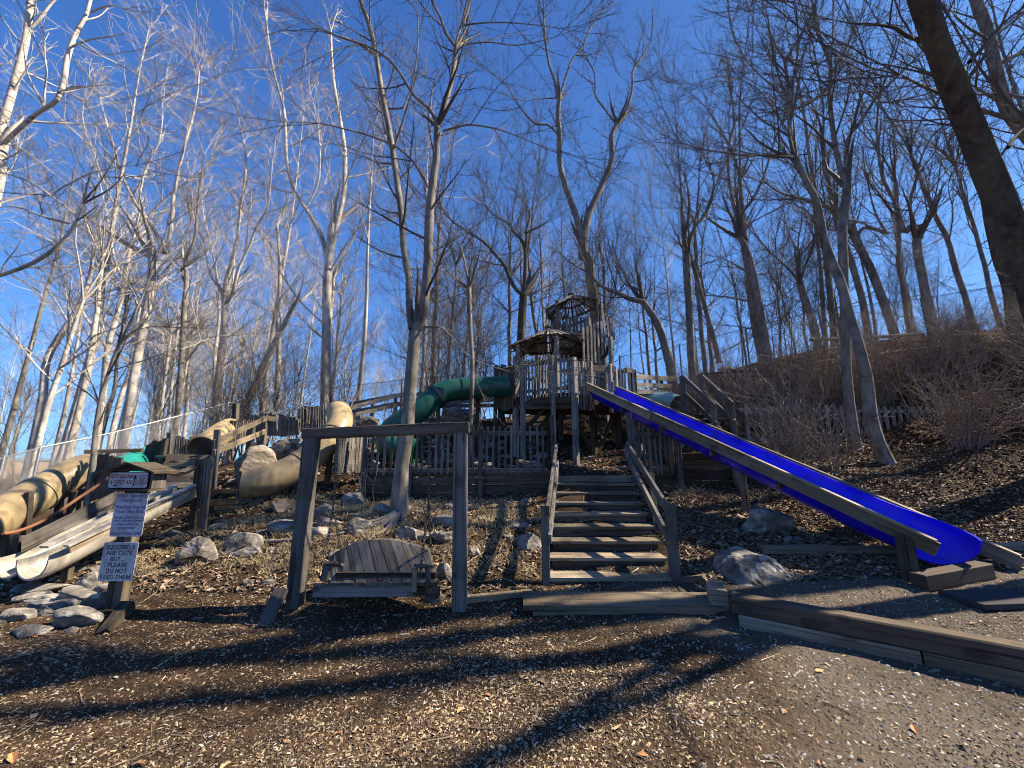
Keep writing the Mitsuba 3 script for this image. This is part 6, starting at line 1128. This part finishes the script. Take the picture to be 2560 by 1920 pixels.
tree('shade_tree', 'upright bare tree just outside the right edge, beyond the foot of the blue slide', 'tree', ([(8.1, 5.75, 0), (8.6, 5.7, 3), (9.4, 5.6, 7), (10.6, 5.4, 12)], (.17, .15, .12, .06)), [
  ([(9.2, 5.62, 6), (10.1, 5.2, 8.5), (11.0, 5.0, 11)], (.1, .07, .03))],
  dict(k1=1.3, l1=2.0, k2=2.4, l2=1.0, k3=2.5, l3=.45, tip=.004), 'bark_dark', 'twig_bark', t0=.6, limb_t0=.2, seed=78)

# ---------------------------------------------------------------- shrubs and saplings
def shrub_proto(name, seed, n, Ht, spread, bsdf, kk=(3.5, 5.0), r=.011, up=.25):
    g = np.random.default_rng(seed)
    S = np.zeros((n, 3)); S[:, :2] = g.normal(0, .14, (n, 2))
    az = g.uniform(0, 6.28, n); sp = g.uniform(.05, spread, n)
    D = np.stack([np.cos(az) * sp, np.sin(az) * sp, np.ones(n)], 1); D /= np.linalg.norm(D, axis=1, keepdims=True)
    L = Ht * g.uniform(.55, 1.1, n)
    P, R = extend(g, S, D, L, r * g.uniform(.6, 1.3, n), np.full(n, .0045), 7, .13, up)
    S, D, t, idx, rr = spawn(g, P, R, np.maximum(2, (L * kk[0]).astype(int)), .2, 1, .75, .25)
    L1 = Ht * .34 * g.uniform(.4, 1.3, len(S)); P1, R1 = extend(g, S, D, L1, rr * .7, np.full(len(S), .0038), 4, .15, .3)
    S, D, t, idx, rr = spawn(g, P1, R1, np.maximum(1, (L1 * kk[1]).astype(int)), .15, 1, .75, .3)
    L2 = Ht * .15 * g.uniform(.4, 1.3, len(S)); P2, R2 = extend(g, S, D, L2, rr * .7, np.full(len(S), .0028), 2, .15, .2)
    scene[name] = {'type': 'shapegroup', 'stem': mikit.ply(tubes(P, R, 5), bsdf, smooth=True), 'crown': mikit.ply(cat_mesh([tubes(P1, R1, 3), tubes(P2, R2, 3)]), bsdf, smooth=True)}
for i in range(4): shrub_proto('thicket_kind_%d' % i, 40 + i, 24 + 4 * i, (1.9, 2.3, 1.6, 2.7)[i], (.55, .8, .9, .45)[i], 'shrub_bark', (2.5, 2.6), .013)
for i in range(3): shrub_proto('sapling_kind_%d' % i, 60 + i, 2 + i, (4.2, 3.4, 5.0)[i], .3, 'twig_bark' if i != 1 else 'twig_pale', (4.0, 5.0), .026, .3)
gs = np.random.default_rng(21)
def plant(kind, x, y, s, label, group, name):
    put(name, {'type': 'instance', 'to_world': T().translate([x, y, H(x, y) - .05]).rotate([0, 0, 1], float(gs.uniform(0, 360))).scale([s, s, s * float(gs.uniform(.85, 1.15))]), 'g': {'type': 'ref', 'id': kind}}, label, 'shrub' if name == 'bare_shrub' else 'sapling', group)
for i in range(62):
    if i < 9:
        y = gs.uniform(7.9, 9.3); x = gs.uniform(6.0, 13)
        if abs(x - 8.3) < 1.3: x += 2.6
    else: y = gs.uniform(10.45, 12.0); x = gs.uniform(4.9, 16.5)
    plant('thicket_kind_%d' % gs.integers(0, 4), x, y, gs.uniform(.6, 1.05) * (1 if y < 11 else .72), 'bare brown shrub in the thicket on the right bank', 'shrubs of the right thicket', 'bare_shrub')
for i in range(16):
    x, y = gs.uniform(-3.6, 3), gs.uniform(12.5, 16); plant('sapling_kind_%d' % gs.integers(0, 3), x, y, gs.uniform(.7, 1.1), 'thin bare sapling behind the play tower', 'saplings behind the tower', 'sapling')
for i in range(34):
    t = gs.uniform(0, 1); x = -12.5 + 8.5 * t + gs.normal(0, 1.4); y = 10 + 8 * t + abs(gs.normal(0, 2.0))
    plant('sapling_kind_%d' % gs.integers(0, 3), x, y, gs.uniform(.7, 1.2), 'thin bare sapling along the chain-link fence at left', 'saplings at the left fence', 'sapling')
for i in range(9):
    x, y = gs.uniform(5, 20), gs.uniform(13, 17); plant('sapling_kind_%d' % gs.integers(0, 3), x, y, gs.uniform(.6, 1.0), 'thin bare sapling on the crest of the right bank', 'saplings on the right crest', 'sapling')
shrub_proto('small_shrub_kind', 77, 4, 1.3, .5, 'shrub_bark', (3.5, 3.5), .010)
p = (-3.04, 8.18, 0.75); plant('small_shrub_kind', p[0], p[1], 1.0, 'small bare red-brown shrub in front of the sunlit picket screen', None, 'bare_shrub')
p = (-4.3, 9.64, 1.6); plant('small_shrub_kind', p[0], p[1], 1.5, 'spindly bare shrub crossing the upper bend of the long tan tube', None, 'bare_shrub')
p = (-5.52, 8.7, 1.07); plant('small_shrub_kind', p[0], p[1], .7, 'low twiggy shrub beside the big reddish boulder', None, 'bare_shrub')

# exposed roots of the tree behind the swing, and a few dead logs
rb = V((-1.83, 6.8, 0.7))
gr = np.random.default_rng(3)
for i, (dx, dy) in enumerate(((-.50, -.62), (-.70, -.45), (-.30, -.75), (-.12, -.5), (.25, -.35), (-.85, -.28))):
    pts = []
    for t in np.linspace(0, 1, 7):
        x, y = rb[0] + dx * (.08 + t) + gr.normal(0, .04) * t, rb[1] + dy * (.08 + t) + gr.normal(0, .04) * t - .1
        pts.append((x, y, H(x, y) + .10 * (1 - t) ** 3 + .008 - .035 * t))
    put('big_tree__root', mikit.ply(limb_mesh(pts, (.042, .024, .007), 8, n=20, wob=.5), 'bark_grey', smooth=True))
def log(pts, r, label, bark='bark_grey'):
    k = numbered('fallen_log'); scene[k] = mikit.ply(limb_mesh(pts, r, 9, n=20, wob=.25), bark, smooth=True); labels[k] = {'label': label, 'category': 'log'}
log([(9.05, 11.6, 4.5), (10.8, 11.5, 4.7), (12.45, 11.4, 4.91), (14.44, 11.3, 5.07), (15.74, 11.2, 5.17)], (.04, .04), 'long thin reddish pole lying across the top of the thicket', 'shrub_bark')
log([(10.32, 13, 5.7), (11.78, 13, 5.74), (13.15, 13, 5.82), (14.35, 13, 5.9)], (.07, .06), 'pale fallen log along the crest of the right bank')
log([(13.88, 12.5, 5.34), (14.86, 12.5, 5.56), (15.79, 12.5, 5.78)], (.08, .05), 'dark fallen log by the skyline boulder', 'bark_dark')
log([on(-3.9, 6.3, .03), on(-3.2, 6.15, .04), on(-2.5, 6.2, .03)], (.03, .015), 'dead branch lying on the slope left of the bench')

# ---------------------------------------------------------------- chain-link fence
cf = thing('chain_link_fence', 'galvanised chain-link fence climbing the hill along the wood at left', 'chain-link fence')
cf2 = thing('chain_link_fence', 'dark chain-link fence with a top wire crossing behind tower and right bank', 'chain-link fence')
def link_panel(a, b, ha, hb, cell=.075):
    a, b = V(a), V(b); L = np.linalg.norm((b - a)[:2]); segs = []
    n = int(L / cell)
    for sgn in (1, -1):
        for i in range(-int(max(ha, hb) / cell) - 1, n + int(max(ha, hb) / cell) + 2):
            # a wire running diagonally: s = i*cell + sgn*depth
            d0, d1 = 0.0, max(ha, hb); s0, s1 = i * cell, i * cell + sgn * max(ha, hb)
            lo, hi = 0.0, 1.0
            ds = s1 - s0
            t_in = sorted(((0 - s0) / ds, (L - s0) / ds)); lo, hi = max(lo, t_in[0]), min(hi, t_in[1])
            if hi - lo < .02: continue
            q = []
            for t in (lo, hi):
                s = s0 + ds * t; f = s / L; q.append(a * (1 - f) + b * f - V(0, 0, (ha * (1 - f) + hb * f) * t))
            segs.append(q)
    P = np.array(segs); return tubes(P, np.full(P.shape[:2], .0026), 3)
def fence_run(key, pts, h, bsdf, posts=True, rail=.017):
    pts = [V(p) for p in pts]
    for i in range(len(pts) - 1):
        a, b = pts[i], pts[i + 1]; nb = max(1, int(round(np.linalg.norm((b - a)[:2]) / 2.6)))
        for j in range(nb):
            p, q = lerp(a, b, j / nb), lerp(a, b, (j + 1) / nb)
            hp, hq = [float(np.clip(z[2] - H(z[0], z[1]) - .03, .5, h)) for z in (p, q)]
            put(key + '__mesh', mikit.ply(link_panel(p, q, hp, hq), bsdf, smooth=True))
            put(key + '__top_rail', mikit.ply(tubes(np.array([[p, q]]), np.full((1, 2), rail), 8), bsdf, smooth=True))
            if posts: put(key + '__post', mikit.ply(tubes(np.array([[p + V(0, .05, .06), p + V(0, .05, -hp - .1)]]), np.full((1, 2), .028), 8), bsdf, smooth=True))
fence_run(cf, [(-10.25, 7.4, 1.45), (-10.31, 8, 1.62), (-10.57, 8.8, 1.85), (-10.53, 10.4, 2.32), (-10.16, 12.5, 3.13), (-9.65, 13.7, 3.69), (-8.92, 15, 4.31)], 1.7, 'galvanised')
fence_run(cf2, [(-7.66, 16, 4.53), (-4.55, 15.75, 4.83), (-0.4, 15.5, 5.16)], 1.6, 'dark_metal', True, .012)
fence_run(cf2, [(4.14, 14.5, 5.49), (6.35, 14.2, 5.85), (10.52, 12.6, 6.63), (12.66, 11.3, 6.48), (13.89, 9.8, 6.33), (14.26, 9, 6.23)], 1.7, 'dark_metal', True, .012)

# ---------------------------------------------------------------- mulch chips, leaves, grass and sticks: real pieces, each group one mesh
gc = np.random.default_rng(99)
def wedge(n, y0, y1, pw):
    u = gc.random(n); e = 1 - pw; y = (y0 ** e + u * (y1 ** e - y0 ** e)) ** (1 / e); return gc.uniform(-1.42, 1.42, n) * (y + .35), y
def frames(n, tilt):
    az = gc.uniform(0, 2 * np.pi, n); nx, ny = gc.normal(0, tilt, n), gc.normal(0, tilt, n)
    N = np.stack([nx, ny, np.ones(n)], 1); N /= np.linalg.norm(N, axis=1, keepdims=True)
    A = np.stack([np.cos(az), np.sin(az), 0 * az], 1); A -= N * (A * N).sum(1, keepdims=True); A /= np.linalg.norm(A, axis=1, keepdims=True)
    return A, np.cross(N, A), N
def palette(n, cols, wts, var=.25):
    c = np.array(cols)[gc.choice(len(cols), n, p=np.array(wts) / sum(wts))]; return np.clip(c * np.exp(gc.normal(0, var, (n, 1))) * (ALB + .08), 0, .85)
def pieces(x, y, l, w, h, tilt, col, lift=.0):
    """low ridged splinters: four corners and a raised middle"""
    n = len(x); z = _H(np.stack([x, y], 1)) + lift; A, B, N = frames(n, tilt); c = np.stack([x, y, z], 1)
    l, w, h = l[:, None], w[:, None], h[:, None]
    v = np.stack([c - A * l - B * w * gc.uniform(.3, 1, (n, 1)), c + A * l - B * w * gc.uniform(.3, 1, (n, 1)), c + A * l * gc.uniform(.6, 1, (n, 1)) + B * w, c - A * l * gc.uniform(.6, 1, (n, 1)) + B * w, c + N * h + A * l * gc.uniform(-.4, .4, (n, 1))], 1)
    f = np.array([[0, 1, 4], [1, 2, 4], [2, 3, 4], [3, 0, 4]])[None] + (np.arange(n) * 5)[:, None, None]
    return v.reshape(-1, 3), f.reshape(-1, 3), np.repeat(col, 5, 0)
def leaves(x, y, s, tilt, col, lift=.012):
    n = len(x); z = _H(np.stack([x, y], 1)) + lift; A, B, N = frames(n, tilt); c = np.stack([x, y, z], 1); s = s[:, None]; k = gc.uniform(.1, .5, (n, 1))
    v = np.stack([c - A * s, c + B * s * .55 + N * s * k - A * s * .1, c + A * s + N * s * gc.uniform(-.2, .3, (n, 1)), c - B * s * .55 + N * s * k, c + A * s * .1], 1)
    f = np.array([[0, 4, 1], [1, 4, 2], [2, 4, 3], [3, 4, 0]])[None] + (np.arange(n) * 5)[:, None, None]
    return v.reshape(-1, 3), f.reshape(-1, 3), np.repeat(col, 5, 0)
def stuff(name, parts, label, cat, bsdf='vertex_tint'):
    v = np.vstack([p[0] for p in parts]); k = np.cumsum([0] + [len(p[0]) for p in parts]); f = np.vstack([p[1] + a for p, a in zip(parts, k)]); c = np.vstack([p[2] for p in parts])
    scene[name] = mikit.ply((v, f), bsdf, color=c); labels[name] = {'label': label, 'category': cat, 'kind': 'stuff'}
CH = [(.44, .36, .235), (.30, .225, .14), (.14, .098, .063), (.06, .044, .031), (.50, .48, .43)]
x, y = wedge(270000, .9, 6.2, 1.25)
keep = (gc.random(len(x)) < np.where(x > 1.3 + .35 * (y < 3), .30, 1.0)) & (gc.random(len(x)) < np.clip(1.6 - .25 * (y - 3.5), .12, 1)); keep &= gc.random(len(x)) < .25 + 1.5 * np.clip(nfbm(np.stack([x * 1.1, y * 1.6, 0 * x], 1), 4) - .28, 0, .5); x, y = x[keep], y[keep]; n = len(x); sc = (.6 + .12 * y) * np.exp(gc.normal(0, .3, n))
stuff('wood_chips', [pieces(x, y, gc.uniform(.004, .015, n) * sc, gc.uniform(.0025, .007, n) * sc, gc.uniform(.002, .007, n), .30, palette(n, CH, (13, 26, 33, 24, 4)), .002)], 'light and brown wood chip mulch strewn over the foreground', 'wood chips')
x, y = wedge(9000, 1.0, 6, 1.1); k = x > 1.0; x, y = x[k], y[k]; n = len(x)
stuff('gravel', [pieces(x, y, gc.uniform(.004, .017, n), gc.uniform(.004, .013, n), gc.uniform(.004, .012, n), .2, palette(n, [(.32, .30, .28), (.48, .46, .43), (.2, .18, .16)], (4, 3, 3)), .0)], 'small grey gravel on the dirt path at right', 'gravel')
def slope_pts(n):
    x = gc.uniform(-8, 14, n); y = 4.9 + (gc.random(n) ** 1.35) * 8.5; return x, y
LC = [(.18, .128, .085), (.33, .255, .175), (.09, .064, .044), (.46, .39, .30), (.21, .13, .08)]
x, y = slope_pts(70000); keep = ~((x < .3) & (y < 8.2) & (gc.random(len(x)) < .5)) & ~((x > .35 + .06 * (y - 5)) & (x < 2.2 + .1 * (y - 5)) & (y < 9.0)) ; x, y = x[keep], y[keep]; n = len(x)
a_ = leaves(x, y, gc.uniform(.018, .046, n) * np.where(y > 9, 1.3, 1), .38, palette(n, LC, (30, 22, 28, 8, 14), .3))
x = gc.uniform(2.3, 7.5, 16000); y = gc.uniform(5.0, 8.4, 16000); n = len(x)
b_ = leaves(x, y, gc.uniform(.02, .05, n), .42, palette(n, LC, (30, 18, 34, 7, 12), .3))
x, y = wedge(120, 1.6, 5.5, .4); n = len(x)
c_ = leaves(x, y, gc.uniform(.02, .045, n), .25, palette(n, [(.42, .20, .09), (.40, .28, .16), (.30, .18, .1)], (3, 3, 3)), .01)
stuff('leaf_litter', [a_, b_, c_], 'dry brown leaf litter covering the slopes', 'leaf litter')
def tufts(cx, cy, n, h):
    x = cx + gc.normal(0, .07, n); y = cy + gc.normal(0, .05, n); z = _H(np.stack([x, y], 1)); az = gc.uniform(0, 6.28, n); ln = h * gc.uniform(.5, 1.2, n); sp = gc.uniform(.3, 1.3, n)
    b = np.stack([x, y, z], 1); d = np.stack([np.cos(az) * sp, np.sin(az) * sp - .5, np.ones(n)], 1); d /= np.linalg.norm(d, axis=1, keepdims=True)
    w = np.cross(d, V(.2, -1, .3)); w /= np.linalg.norm(w, axis=1, keepdims=True); m = b + d * ln[:, None] * .6; t = b + d * ln[:, None] - V(0, 0, 1) * (ln * .35)[:, None]
    v = np.stack([b - w * .004, b + w * .004, m + w * .003, m - w * .003, t], 1); f = np.array([[0, 1, 2], [0, 2, 3], [3, 2, 4]])[None] + (np.arange(n) * 5)[:, None, None]
    return v.reshape(-1, 3), f.reshape(-1, 3), np.repeat(palette(n, [(.50, .40, .22), (.40, .30, .16), (.58, .50, .32)], (3, 3, 2), .2), 5, 0)
tl = []
for i in range(460):
    tl.append(tufts(gc.uniform(-5.4, .2), gc.uniform(5.3, 8.3), int(gc.integers(14, 40)), gc.uniform(.07, .17)))
for i in range(24): tl.append(tufts(gc.uniform(2.4, 5), gc.uniform(7.6, 8.4), 24, gc.uniform(.12, .25)))
stuff('dry_grass', tl, 'straw-coloured dry grass tufts on the slope behind the swing', 'dry grass')
def sticks(n, fx, r, L):
    S = np.array([on(*fx(), .008) for _ in range(n)]); az = gc.uniform(0, 6.28, n); D = np.stack([np.cos(az), np.sin(az), gc.normal(0, .05, n)], 1)
    P, R = extend(gc, S, D / np.linalg.norm(D, axis=1, keepdims=True), gc.uniform(*L, n), gc.uniform(*r, n), np.full(n, r[0] * .6), 4, .16, 0.0)
    for i in range(P.shape[1]): P[:, i, 2] = _H(P[:, i, :2]) + .008
    v, f = tubes(P, R, 4); return v, f, np.repeat(palette(n, [(.30, .23, .15), (.16, .12, .085), (.42, .35, .25)], (3, 3, 2)), P.shape[1] * 4, 0)
stuff('fallen_twigs', [sticks(260, lambda: (gc.uniform(-6, 5), gc.uniform(1.4, 5.2)), (.0015, .005), (.06, .35)), sticks(420, lambda: (gc.uniform(-6, 8), gc.uniform(5.2, 8.4)), (.003, .012), (.2, 1.1))], 'thin fallen twigs scattered on mulch and slope', 'twigs')
